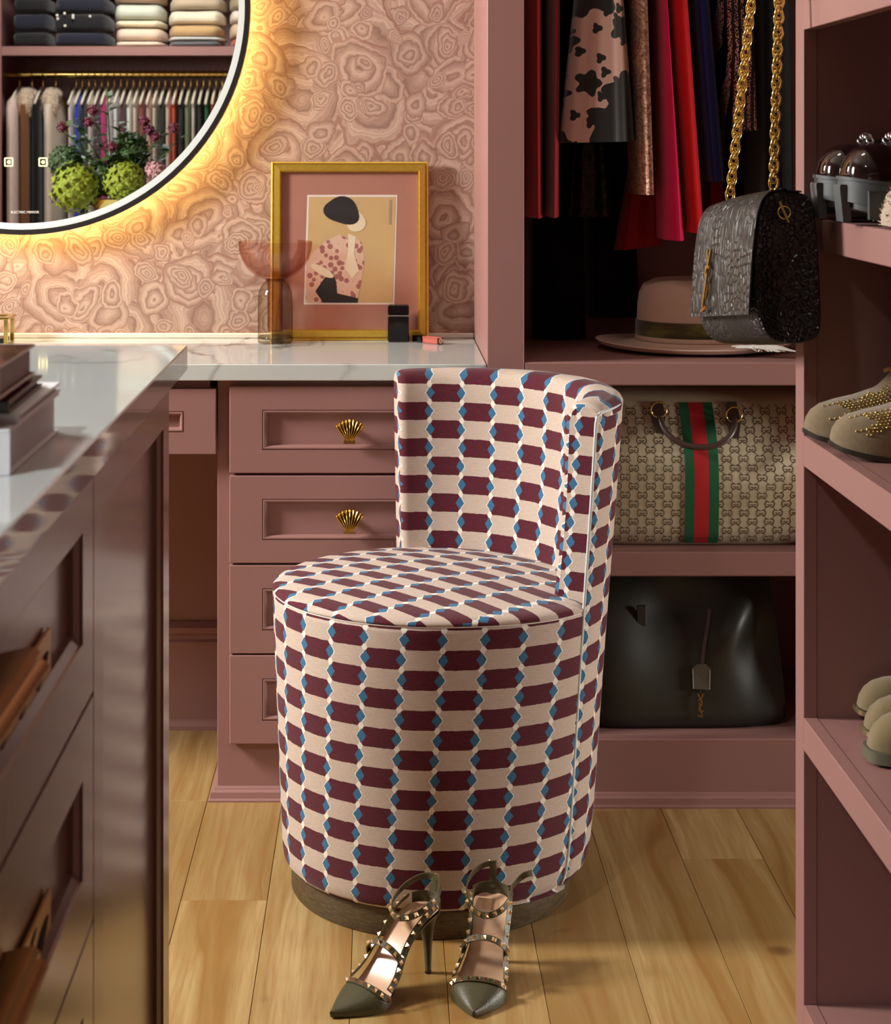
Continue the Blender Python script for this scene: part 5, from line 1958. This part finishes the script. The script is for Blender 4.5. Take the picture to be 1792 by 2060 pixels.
du = thing('duffel_bag', 'beige monogram canvas duffel bag with a green and red stripe on the middle shelf', 'bag', (.55, 3.37, DZ0))
rings = []
nz = 26
for i in range(nz + 1):
    w = i / nz
    z = DZ0 + .0005 + (DZ1 - DZ0) * w
    ins = .02 * max(0, w - .75) / .25 + .012 * max(0, .06 - w) / .06
    rings.append([Vector((x, d_front(x, z) if k else (3.55 - .02 * w if y > 3.5 else y), z)) for x, y, k in bag_ring(DX0 + ins, DX1 - ins, 3.24, 3.55)])
top = rings[-1]
cyy = sum(p.y for p in top) / len(top)
for f, dz in ((.7, .008), (.35, .012), (.05, .013)):
    rings.append([Vector((p.x, cyy + (p.y - cyy) * f, p.z + dz)) for p in top])
obj('body', MB().loft(rings), M['canvas'], du, smooth=60)
# interlocked letter pairs joined by dotted diagonals, printed on the canvas
mb = MB()


def dp_(x, z, off=.0007):
    return Vector((x, d_front(x, z) - off, z))


def print_stroke(pts, w):
    n = len(pts)
    a, b = [], []
    for i, (x, z) in enumerate(pts):
        x0, z0 = pts[max(i - 1, 0)]; x1, z1 = pts[min(i + 1, n - 1)]
        l = sqrt((x1 - x0) ** 2 + (z1 - z0) ** 2) or 1
        nx, nz_ = -(z1 - z0) / l * w / 2, (x1 - x0) / l * w / 2
        a.append(dp_(x + nx, z + nz_)); b.append(dp_(x - nx, z - nz_))
    mb.add(a + b, [(i, i + 1, n + i + 1, n + i) for i in range(n - 1)])


GX_, GZ_ = .02965, .01560
WX0, WX1 = .5305, .5895         # the webbing stripe
for j in range(0, 17):
    for i in range(-10, 10):
        cx = .56 + (i + (.5 if j % 2 else 0)) * GX_ - .003 * 0
        cz = DZ0 + .012 + j * GZ_
        if cx < DX0 + .03 or cx > DX1 - .03 or cz > DZ1 - .012:
            continue
        if WX0 - .008 < cx < WX1 + .008:
            pass
        for s in (-1, 1):
            gx = cx + s * .0044
            # opening towards the middle of the pair
            arc = [(gx - s * .0040 * cos(b_), cz + .0050 * sin(b_)) for b_ in [radians(45 + 270 * q / 12) for q in range(13)]]
            arc.append((gx - s * .0034, cz - .0006)); arc.append((gx + s * .0004, cz - .0006))
            arc = [(max(DX0 + .02, min(DX1 - .02, x)), z) for x, z in arc]
            if all(not (WX0 < x < WX1) for x, z in arc):
                print_stroke(arc, .00145)
        for sx in (-1, 1):
            for q in (.36, .5, .64):
                x, z = cx + sx * GX_ / 2 * q, cz + GZ_ * q
                if not (WX0 - .001 < x < WX1 + .001) and z < DZ1 - .01:
                    print_stroke([(x - sx * .0007, z - .0007), (x + sx * .0007, z + .0007)], .0014)
obj('monogram_print', mb, M['canvas_print'], du, recalc=False)
# webbing
for x0, x1, m in ((WX0, .5465, 'web_green'), (.5467, .5723, 'web_red'), (.5725, WX1, 'web_green')):
    mb = MB()
    R = []
    for i in range(40):
        z = DZ0 + .004 + (DZ1 - DZ0 - .012) * i / 39
        xs_ = [x0 + (x1 - x0) * q / 3 for q in range(4)]
        xs_ = [x + (-.006 * max(0, i / 39 - .5)) for x in xs_]
        R.append([dp_(x, z, .0024) for x in xs_] + [dp_(x, z, .0009) for x in xs_[::-1]])
    obj('web_stripe', mb.loft(R), M[m], du)
ring_px = ((1325, 824), (1476, 834))
hp = [(1327, 838), (1333, 858), (1350, 880), (1378, 895), (1412, 900), (1445, 894), (1467, 878), (1477, 858), (1477, 844)]
dd = [3.222, 3.212, 3.200, 3.193, 3.190, 3.193, 3.200, 3.212, 3.222]
obj('handle', MB().tube(rail_pts([P(x, y, d) for (x, y), d in zip(hp, dd)], 40), .0052, 12), M['brown_leather'], du, smooth=60)
hp2 = [(1330, 800), (1350, 822), (1400, 832), (1445, 828), (1470, 808)]
obj('handle', MB().tube(rail_pts([P(x, y, 3.37) for x, y in hp2], 30), .0052, 12), M['brown_leather'], du, smooth=60)
for px, py in ring_px:
    c = P(px, py, 3.228)
    obj('ring', MB().tube([c + Vector((.0135 * cos(2 * pi * j / 28), .002 * sin(4 * pi * j / 28), .0135 * sin(2 * pi * j / 28))) for j in range(28)], .0016, 8, closed=True), M['gold'], du, smooth=60)
    mb = MB()
    zz = [c.z + .022, c.z + .008, c.z - .012, c.z - .04]
    R = [[Vector((c.x + s * wd, d_front(c.x, min(z, DZ1 - .012)) - o_, z)) for s, o_ in ((-1, .0006), (1, .0006), (1, .0042), (-1, .0042))] for z, wd in zip([min(z, DZ1 - .006) for z in zz], (.008, .010, .013, .006))]
    obj('handle_tab', mb.loft(R), M['brown_leather'], du)

# ------------------------------------------------------------------ dark leather tote
TX0, TX1, TZ0, TZ1 = .368, .716, .1152, .372


def t_front(x, z):
    u = (x - .53) / .16
    w = (z - TZ0) / (TZ1 - TZ0)
    y = 3.214 + .035 * abs(u) ** 4 * .5 + .055 * w ** 2 + .010 * max(0, .06 - w) / .06
    y -= .024 * exp(-((u + .85) / .45) ** 2 - ((w - .45) / .4) ** 2)
    y += .020 * exp(-((u + .05) / .35) ** 2 - ((w - .80) / .16) ** 2)
    y -= .022 * exp(-(((u - .62) * .8 - (w - .72) * .6) / .16) ** 2 - ((w - .70) / .20) ** 2)
    y += .018 * exp(-((u - .85) / .25) ** 2 - ((w - .45) / .3) ** 2)
    y += .006 * sin(u * 5 + w * 4) * w
    return y


to = thing('tote_bag', 'dark green leather tote bag with a hanging key fob on the bottom shelf', 'bag', (.54, 3.36, TZ0))
rings = []
for i in range(27):
    w = i / 26
    z = TZ0 + .0004 + (TZ1 - TZ0) * w
    ins = .022 * w ** 1.5 + .006 * max(0, .05 - w) / .05
    rings.append([Vector((x, t_front(x, z) if k else (3.52 - .03 * w if y > 3.5 else y), z)) for x, y, k in bag_ring(TX0 + ins, TX1 - ins, 3.25, 3.52)])
top = rings[-1]
cyy = sum(p.y for p in top) / len(top)
for f, dz in ((.7, -.004), (.3, -.006), (.05, -.006)):
    rings.append([Vector((p.x, cyy + (p.y - cyy) * f, p.z + dz)) for p in top])
obj('body', MB().loft(rings), M['tote_leather'], to, smooth=60)


def tp_(px, py, off):
    d = 3.22
    for _ in range(6):
        p = P(px, py, d)
        d = t_front(p.x, p.z) - off
    return P(px, py, d)


R = [tp_(1427, 1225, .004), tp_(1423, 1260, .005), tp_(1416, 1300, .006), tp_(1412, 1337, .007)]
obj('fob_strap', MB().ribbon(rail_pts(R, 12), [Vector((0, -1, .2))] * 13, .0062, .0022), M['brown_leather'], to)
mb = MB()
pl = [(1393, 1386), (1391.5, 1345), (1402, 1336), (1420, 1336), (1430, 1346), (1429, 1388)]
a_ = [tp_(x, y, .0085) for x, y in pl]; b_ = [tp_(x, y, .0035) for x, y in pl]
mb.add(a_ + b_, [tuple(range(6)), tuple(range(11, 5, -1))] + [(i, (i + 1) % 6, 6 + (i + 1) % 6, 6 + i) for i in range(6)])
fob = obj('key_fob', mb, plain('grey_brown_leather', srgb(84, 78, 68), .45, bump=.2, bscale=500), to)
mb = MB()
for side in (((1394.8, 1384), (1393.6, 1348)), ((1427.2, 1386), (1428.0, 1350))):
    for q in range(12):
        x = side[0][0] + (side[1][0] - side[0][0]) * q / 11; y = side[0][1] + (side[1][1] - side[0][1]) * q / 11
        c = tp_(x, y, .0089)
        mb.box(c.x - .0005, c.x + .0005, c.y - .0002, c.y + .0006, c.z - .0008, c.z + .0008)
obj('stitching', mb, M['stitch'], fob)
c0 = tp_(1408, 1391, .006)
obj('fob_loop', MB().ribbon([tp_(1409, 1386, .006), tp_(1409, 1399, .0065)], [Vector((0, -1, 0))] * 2, .0052, .0022), M['tote_leather'], to)
c0 = tp_(1409, 1418, .0062)
obj('monogram_charm', monogram(MB(), c0, Vector((-1, 0, 0)), Vector((0, 0, 1)), Vector((0, -1, 0)), .040, .0019, .0016), M['gold_dark'], to)
for px, py in ((1290, 1252),):
    c = tp_(px, py, .001)
    obj('handle_tab', MB().box(c.x - .008, c.x + .008, c.y - .002, c.y + .004, c.z - .006, c.z + .03, .001), M['tote_leather'], to)
obj('handle', MB().tube(rail_pts([tp_(1300, 1225, .004) + Vector((0, .01, 0)), P(1320, 1190, 3.30), P(1370, 1180, 3.31), P(1420, 1195, 3.31), tp_(1436, 1225, .004) + Vector((0, .01, 0))], 24), .0045, 10), M['tote_leather'], to, smooth=60)

# ------------------------------------------------------------------ felt hat
HX, HY, HZ = .578, 3.388, .7634
ht = thing('fedora_hat', 'blush felt fedora with a dark velvet band and white feather on the top shelf', 'hat', (HX, HY, HZ))
prof = [(.080, .010), (.110, .0085), (.150, .0045), (.172, .0045), (.1800, .0100), (.1815, .0115), (.1800, .0130), (.170, .0100), (.150, .0095), (.120, .0130), (.108, .0170), (.1060, .026), (.1050, .050), (.1040, .080), (.1010, .104), (.0940, .119), (.082, .1275), (.065, .1290), (.045, .1240), (.022, .1190), (.0005, .1180)]
n = 72
rings = []
for r, z in prof:
    ring = []
    for j in range(n):
        a = 2 * pi * j / n
        sy = .87 if r > .12 else .98
        q = max(0, (z - .06) / .07)
        k = 1 - .10 * q * max(0, cos(2 * a)) * 0
        y = HY + r * sy * sin(a)
        x = HX + r * cos(a) * k
        zz = HZ + z
        if z > .09:
            zz -= .012 * exp(-((y - HY) / .03) ** 2) * q * (1 if r < .09 else .2)
            zz += .006 * q * (HY - y) / .1 * -1 * 0
        if r > .15:
            zz += .006 * abs(cos(a)) ** 3 * (r - .15) / .03
        ring.append(Vector((x, y, zz)))
    rings.append(ring)
obj('felt', MB().loft(rings, cap0=False), M['felt'], ht, smooth=60)
obj('band', MB().lathe([(.1062, .026), (.1078, .0265), (.1072, .054), (.1055, .0545)], (HX, HY, HZ), 64, sy=.98, cap0=False, cap1=False), M['band'], ht, smooth=60)
obj('ribbon', MB().lathe([(.1085, .0180), (.1092, .0190), (.1082, .0258), (.1068, .0262)], (HX, HY, HZ), 64, sy=.98, cap0=False, cap1=False), plain('cream_ribbon', srgb(220, 196, 176), .7), ht, smooth=60)
rfe = random.Random(2)
mb = MB()
for k in range(26):
    a = P(1470 + rfe.uniform(0, 70), 703 + rfe.uniform(-3, 4), 3.245 + rfe.uniform(-.012, .012))
    e = P(1520 + rfe.uniform(0, 82), 714 + rfe.uniform(-4, 13), 3.225 + rfe.uniform(-.012, .012))
    e.z = max(e.z, HZ + .012)
    a.z = max(a.z, HZ + .018)
    m_ = (a + e) / 2 + Vector((0, -.004, .004))
    mb.ribbon(rail_pts([a, m_, e], 6), [Vector((0, -.6, 1))] * 7, [.004, .006, .007, .007, .006, .004, .0015], .0006)
obj('feather', mb, M['feather'], ht)
# ------------------------------------------------------------------ clothes hanging in the tall wardrobe
def garment(name, label, cat, px0, px1, pyb, m, yc=3.405, hd=.145, waves=7, amp=.10, top=(None, None), seed=0, tilt=0.0, yd=3.26, z_top=1.83, group=None, power=.75):
    """a pleated garment hung sideways: px0..px1 at the hem, pyb its lower edge (photo pixels at depth yd)"""
    k = yd / F
    x0, x1 = (px0 - CX) * k, (px1 - CX) * k
    t0, t1 = ((top[0] or px0) - CX) * k, ((top[1] or px1) - CX) * k
    zb = HC - (pyb - CY) * k
    root = thing(name, label, cat, ((x0 + x1) / 2, yc, zb), group=group)
    n, nz = 72, 22
    rings = []
    z_ref = HC + CY * k
    for i in range(nz + 1):
        f = i / nz
        z = zb + (z_top - zb) * f
        g = min(1.6, max(0, (z - zb) / max(.05, z_ref - zb)))
        a0, a1 = x0 + (t0 - x0) * g, x1 + (t1 - x1) * g
        cx, hw = (a0 + a1) / 2, max(.006, (a1 - a0) / 2)
        sh = 1.0 if z < z_top - .12 else max(.12, (z_top - z) / .12)
        ring = []
        for j in range(n):
            a = 2 * pi * j / n
            c, s = cos(a), sin(a)
            am = amp * (1.15 - .6 * f)
            rr = 1 + am * sin(waves * a + seed + .5 * sin(3 * f + seed)) + .4 * am * sin(2.3 * waves * a + 2 * seed)
            x = cx + hw * (abs(c) ** power) * (1 if c > 0 else -1) * (1 + (rr - 1) * .35)
            y = yc + hd * sh * (abs(s) ** power) * (1 if s > 0 else -1) * rr
            y = min(3.585, max(3.19, y))
            ring.append(Vector((x, y, z + (tilt * (x - cx) if i == 0 else tilt * (x - cx) * (1 - f)))))
        rings.append(ring)
    inner = [Vector((p.x + (sum(q.x for q in rings[0]) / n - p.x) * .25, yc + (p.y - yc) * .9, p.z + .05)) for p in rings[0]]
    fabric = obj('fabric', MB().loft([inner] + rings, cap1=True), m, root, smooth=50)
    xm = (x0 + x1) / 2 if top[0] is None else (t0 + t1) / 2
    cxh = sum(p.x for p in rings[-1]) / n
    mb = MB().tube(rail_pts([(cxh, 3.40, z_top - .01), (cxh, 3.40, z_top + .05), (cxh, 3.385, z_top + .075), (cxh, 3.384, z_top + .095), (cxh, 3.40, z_top + .1055), (cxh, 3.416, z_top + .094)], 20), .0016, 6)
    obj('hanger_hook', mb, M['gold'], root, smooth=60)
    return root


c_red = cloth('dark_red_crepe', srgb(150, 12, 22))
c_red2 = cloth('scarlet_satin', srgb(214, 16, 26), .45)
c_pink = cloth('hot_pink_satin', srgb(232, 16, 92), .4)
c_wine = cloth('wine_red_satin', srgb(150, 8, 22), .5)
c_navy = cloth('navy_blue_silk', srgb(10, 12, 90), .5)
c_blk = cloth('black_wool', srgb(11, 10, 11))
c_blk2 = sequin('black_lace_sequins', srgb(6, 6, 7), srgb(58, 48, 44), 200)
garment('red_trousers', 'dark red trousers hanging at the far left of the open wardrobe', 'trousers', 1062, 1100, 439, c_red, top=(1060, 1098), waves=4, seed=1, hd=.13, yd=3.27)
garment('red_skirt', 'dark red long skirt hanging between the trousers and the floral dress', 'skirt', 1104, 1131, 438, c_red, top=(1108, 1134), waves=4, seed=2, hd=.13, yd=3.27)
garment('floral_dress', 'blush dress with black flower print hanging in the open wardrobe', 'dress', 1132, 1284, 286, M['floral'], top=(1164, 1262), waves=5, amp=.06, seed=3, tilt=0.02, hd=.085, yc=3.33, yd=3.25)
garment('black_lace_dress', 'black lace dress below the hem of the flower print dress', 'dress', 1136, 1236, 436, c_blk2, top=(1170, 1200), waves=5, seed=4, hd=.05, yc=3.485, yd=3.44)
garment('sequin_dress', 'rose sequinned dress hanging right of the flower print dress', 'dress', 1284, 1322, 392, M['sequin'], top=(1276, 1308), waves=4, amp=.05, seed=5, hd=.09, yc=3.345, yd=3.262)
garment('wine_gown', 'wine red wide gown with a slanting hem hanging behind the scarlet dress', 'gown', 1242, 1336, 498, c_wine, top=(1325, 1330), waves=5, seed=6, tilt=.13, hd=.042, yc=3.475, yd=3.45)
garment('scarlet_dress', 'scarlet dress with a hot pink panel hanging in the middle of the wardrobe', 'dress', 1341, 1384, 484, c_pink, top=(1330, 1346), waves=4, amp=.06, seed=7, hd=.09, yc=3.345, yd=3.262)
garment('scarlet_gown', 'scarlet satin gown hanging between the hot pink dress and the navy dress', 'gown', 1389, 1423, 470, c_red2, top=(1352, 1390), waves=5, amp=.07, seed=8, hd=.09, yc=3.345, yd=3.262, tilt=-.1)
garment('navy_dress', 'navy blue silk dress hanging right of the scarlet gown', 'dress', 1424, 1470, 366, c_navy, top=(1392, 1440), waves=4, amp=.07, seed=9, hd=.12, yd=3.275)
garment('red_blouse', 'dark red long garment showing below the navy blue dress', 'dress', 1420, 1462, 452, c_red, top=(1440, 1444), waves=4, seed=10, hd=.05, yc=3.545, yd=3.49)
garment('beaded_dress', 'black beaded fringe dress hanging behind the gold bag chain', 'dress', 1472, 1540, 262, M['beaded'], top=(1448, 1532), waves=4, amp=.05, seed=11, hd=.13, yd=3.26)
garment('black_coat', 'long black coat hanging at the right end of the wardrobe behind the chain', 'coat', 1545, 1610, 420, c_blk, top=(1540, 1605), waves=4, seed=12, hd=.13, yd=3.27)
garment('darkening_drape_left', 'long black garment added far back at the left to darken the wardrobe behind the red skirt', 'coat', 1075, 1180, 690, c_blk, top=(1075, 1170), waves=4, seed=14, hd=.028, yc=3.562, yd=3.53)  # added black cloth that darkens the back of the wardrobe
garment('darkening_drape_mid', 'long black garment added far back to darken the wardrobe behind the flower print dress', 'coat', 1190, 1290, 640, c_blk, top=(1185, 1260), waves=4, seed=15, hd=.028, yc=3.562, yd=3.53)  # second cloth added to keep the wardrobe's back dark
garment('black_gown', 'long black gown hanging far back below the beaded dress', 'gown', 1468, 1536, 500, c_blk, top=(1480, 1530), waves=4, seed=13, hd=.04, yc=3.55, yd=3.51)

# ------------------------------------------------------------------ wardrobe along the wall behind the camera (seen in the mirror)
rw = thing('rear_wardrobe', 'pink open wardrobe along the wall opposite the mirror', 'wardrobe', (-.3, -1.55, 0))
RY0, RY1 = YF + .001, -1.20
RX0, RX1 = -1.775, 1.43
for x in (RX0, RX1 - .02):
    obj('side_panel', MB().box(x, x + .02, RY0 + .013, RY1 - .0202, 0, 2.45), M['paint'], rw)
obj('stile', MB().box(RX0, RX0 + .06, RY1 - .02, RY1, 0, 2.45, .001), M['paint'], rw)
obj('back_panel', MB().box(RX0, RX1, RY0, RY0 + .012, 0, 2.45), M['paint'], rw)
obj('top_panel', MB().box(RX0 + .0205, RX1 - .0205, RY0 + .013, RY1 - .021, 2.43, 2.45), M['paint'], rw)
obj('base_board', MB().box(RX0 + .0605, RX1 - .0205, RY1 - .02, RY1, 0, .1), M['paint'], rw)
for z in (1.595, 2.05):
    obj('shelf_nosing', MB().box(RX0 + .0603, RX1 - .0205, RY1 - .02, RY1, z - .042, z, .002), M['paint'], rw)
    obj('shelf', MB().box(RX0 + .0203, RX1 - .0205, RY0 + .0125, RY1 - .0203, z - .02, z - .0005), M['paint'], rw)
obj('hanging_rod', MB().tube([(RX0 + .021, -1.50, 1.480), (RX1 - .021, -1.50, 1.480)], .016, 12), M['gold'], rw, smooth=40)


def folded(label, x0, x1, z0, z1, m, seed, yf=-1.215):
    """folded knit lying flat with its rounded fold towards the room"""
    root = thing('folded_sweater', label, 'sweater', ((x0 + x1) / 2, yf - .15, z0), group='sweaters on the rear shelf')
    r = random.Random(seed)
    rings = []
    n = 14
    ph = r.uniform(0, 6)
    for i in range(n + 1):
        u = i / n
        x = x0 + (x1 - x0) * u
        e = min(1, sin(pi * min(.5, min(u, 1 - u) * 3.2 + .08)))
        h = (z1 - z0 - .0006) / 2
        zc = z0 + .0003 + h
        dy = .012 * sin(5 * u + ph)
        top = h * e * (1 - .12 * (1 + sin(4 * u + ph)) / 2)
        rings.append([Vector((x, yf + dy - .15 + .15 * e * (abs(cos(a)) ** .45) * (1 if cos(a) > 0 else -1), z0 + .0003 + h * .98 + (h * .98 if sin(a) < 0 else top) * (abs(sin(a)) ** .6) * (1 if sin(a) > 0 else -1))) for a in [2 * pi * j / 20 for j in range(20)]])
    obj('knit', MB().loft(rings), m, root, smooth=60)
    return root


kn = lambda nm, c: plain(nm, c, .95, var=.06, nscale=30, bump=.5, bscale=160, sheen=.2, bdist=.003)
S = lambda px: (px - CX) * 8.36 / F
Z0 = 1.5952
for x0, x1, items in (
    (226, 331, [('beige', 236, 218, 194, .026), ('oatmeal pink', 228, 204, 182, .062), ('cream', 232, 222, 190, .034), ('pale sage', 206, 212, 194, .076), ('tan', 190, 160, 132, .055), ('ivory', 228, 220, 204, .06)]),
    (334, 452, [('slate grey', 104, 102, 104, .028), ('white', 232, 234, 230, .018), ('camel', 196, 160, 112, .056), ('ecru', 232, 222, 196, .066), ('stone', 190, 172, 146, .06)]),
    (458, 560, [('rust', 186, 96, 46, .04), ('sand', 208, 180, 150, .07), ('chalk', 226, 214, 196, .06), ('khaki', 160, 146, 112, .07)]),
):
    z = Z0
    for nm, r_, g_, b_, h in items:
        folded(f'{nm} folded sweater on the shelf of the rear wardrobe', S(x0) + random.uniform(0, .01), S(x1) - random.uniform(0, .012), z, z + h, kn(nm.replace(' ', '_') + '_knit', srgb(r_, g_, b_)), int(x0 + h * 1000))
        z += h
kb = kn('black_knit', srgb(20, 19, 24)); kn_ = kn('navy_knit', srgb(24, 26, 42))
dk = []
for q, (x0, x1) in enumerate(((22, 104), (106, 222))):
    z = Z0
    for i, h in enumerate((.07, .085, .07, .06)):
        where = ['lowest', 'second', 'third', 'topmost'][i]
        side = ['left', 'right'][q]
        dk.append(folded(f'black folded sweater, {where} of the {side} dark pile on the rear shelf', S(x0), S(x1), z, z + h, kn_ if (i + q) % 2 else kb, 40 + q * 9 + i))
        z += h
mb = MB()
for px, py in ((86, 33), (100, 28), (115, 31), (130, 27), (147, 31), (181, 33), (103, 55), (131, 52), (86, 40), (116, 38), (147, 36)):
    d = 8.33
    p = Vector(((px - CX) * d / F, -1.2105, HC - (py - CY) * d / F))
    if p.x > S(106) + .02:
        mb.sphere(p, .0065, 8, 6)
obj('pearl', mb, plain('pearl_white', srgb(236, 232, 222), .25), dk[5], smooth=60)


def hanging(label, name, cat, x, w, zb, m, m_h, yh=.20, group=None, zt=1.405, hang=True):
    """garment hung square to the rod: narrow along X, shoulders along Y"""
    root = thing(name, label, cat, (x, -1.5, zb), group=group)
    mb = MB()
    tab = [(zt, .035), (zt - .02, .08), (zt - .055, yh * .86), (zt - .085, yh), (zt - .20, yh * .98), (zb + .2, yh * .95), (zb, yh * 1.02)]
    rings = []
    r = random.Random(int(x * 1000))
    ph = r.uniform(0, 6)
    for z, h in tab:
        ww = w / 2 * (1 if z < zt - .03 else .7)
        rings.append([Vector((x + ww * (abs(cos(a)) ** .7) * (1 if cos(a) > 0 else -1) * (1 + .15 * sin(3 * a + ph)), -1.5 + h * (abs(sin(a)) ** .8) * (1 if sin(a) > 0 else -1), z)) for a in [2 * pi * j / 20 for j in range(20)]])
    obj('fabric', mb.loft(rings), m, root, smooth=60)
    arms = MB().tube(rail_pts([(x, -1.5 - .20, zt - .062), (x, -1.5 - .1, zt - .012), (x, -1.5, zt + .012), (x, -1.5 + .1, zt - .012), (x, -1.5 + .215, zt - .066)], 24), .0062, 8)
    obj('hanger', arms, m_h, root, smooth=60)
    obj('hanger_hook', MB().tube(rail_pts([(x, -1.5, zt + .01), (x, -1.5, zt + .05), (x, -1.478, zt + .068), (x, -1.482, zt + .088), (x, -1.5, zt + .0945), (x, -1.518, zt + .082)], 18), .003, 6), M['gold'], root, smooth=60)
    return root


m_hg = plain('ivory_velvet_hanger', srgb(226, 216, 194), .8)
cols = [('ivory', 226, 216, 200), ('cobalt blue', 16, 66, 190), ('black', 16, 15, 16), ('ivory', 222, 214, 196), ('plum', 74, 28, 56), ('magenta pink', 214, 20, 130), ('pale grey', 206, 206, 204), ('white', 236, 236, 236), ('burgundy', 92, 22, 34), ('white', 238, 238, 236), ('cream', 228, 214, 190), ('terracotta', 150, 70, 50), ('blush print', 206, 170, 160), ('cream', 232, 222, 202), ('black', 18, 18, 20), ('ivory', 226, 220, 204), ('orange', 214, 76, 24), ('black', 20, 18, 18), ('sage green', 128, 140, 104), ('ivory', 222, 214, 198), ('black', 14, 14, 16), ('emerald green', 20, 110, 60), ('rust', 160, 78, 36), ('taupe', 150, 130, 112), ('white', 234, 236, 240), ('ivory', 214, 206, 190), ('charcoal', 58, 56, 58), ('dark teal', 24, 52, 62), ('cream', 222, 210, 186), ('black', 18, 18, 18)]
cm = {}
ords = ['first', 'second', 'third', 'fourth', 'fifth', 'sixth']
seen = {}
for i, (nm, r_, g_, b_) in enumerate(cols):
    if nm not in cm:
        cm[nm] = cloth(nm.replace(' ', '_') + '_fabric', srgb(r_, g_, b_), .75)
    seen[nm] = seen.get(nm, 0) + 1
    tot = sum(1 for c in cols if c[0] == nm)
    lab = f'{nm} garment on the rear rod' + (f', {ords[seen[nm] - 1]} {nm} one counted from the coats' if tot > 1 else ' beyond the flowers')
    hanging(lab, 'hanging_garment', 'garment', -1.425 + .0298 * i, .021, [.78, .62, .9, .7][i % 4], cm[nm], m_hg, group='garments on the rear rod')
fur = plain('beige_fox_fur', srgb(206, 184, 156), .95, var=.3, nscale=90, bump=1.0, bscale=120, sheen=.6, bdist=.01)
for i, (nm, c, w, x) in enumerate((('blush pink', srgb(212, 188, 178), .062, -1.690), ('camel brown', srgb(128, 74, 30), .042, -1.632), ('black', srgb(14, 13, 15), .052, -1.580), ('cream', srgb(206, 192, 174), .056, -1.520))):
    o = hanging(f'long {nm} coat hanging at the left end of the rear rod', 'long_coat', 'coat', x, w, .35, cloth(nm.replace(' ', '_') + '_coat_wool', c, .9), m_hg, .235, group='long coats on the rear rod')
    if i in (1, 3):
        mb = MB()
        cc = Vector((x, -1.30, 1.36))
        rfu = random.Random(i)
        R = []
        for q in range(13):
            a = pi * q / 12
            R.append(cc + Vector((0, -.20 + .20 * sin(a) + .0, .045 * cos(a) * 0 + .03 * sin(a))) + Vector((.035 * cos(a), 0, 0)))
        mb.sphere((x, -1.345, 1.345), .052, 16, 10, .75, 1.1, 1.3)
        mb.sphere((x + .01, -1.42, 1.385), .040, 14, 8, .9, 1.5, .8)
        for q in range(260):
            d = Vector((rfu.gauss(0, 1), rfu.gauss(0, 1), rfu.gauss(0, 1))).normalized()
            p = Vector((x, -1.345, 1.345)) + Vector((d.x * .039, d.y * .057, d.z * .067))
            t1 = d.orthogonal().normalized()
            mb.add([p + t1 * .003, p - t1 * .003, p + d * .014 + Vector((0, 0, -.006))], [(0, 1, 2)])
        obj('fur_collar', mb, fur, o, recalc=False)
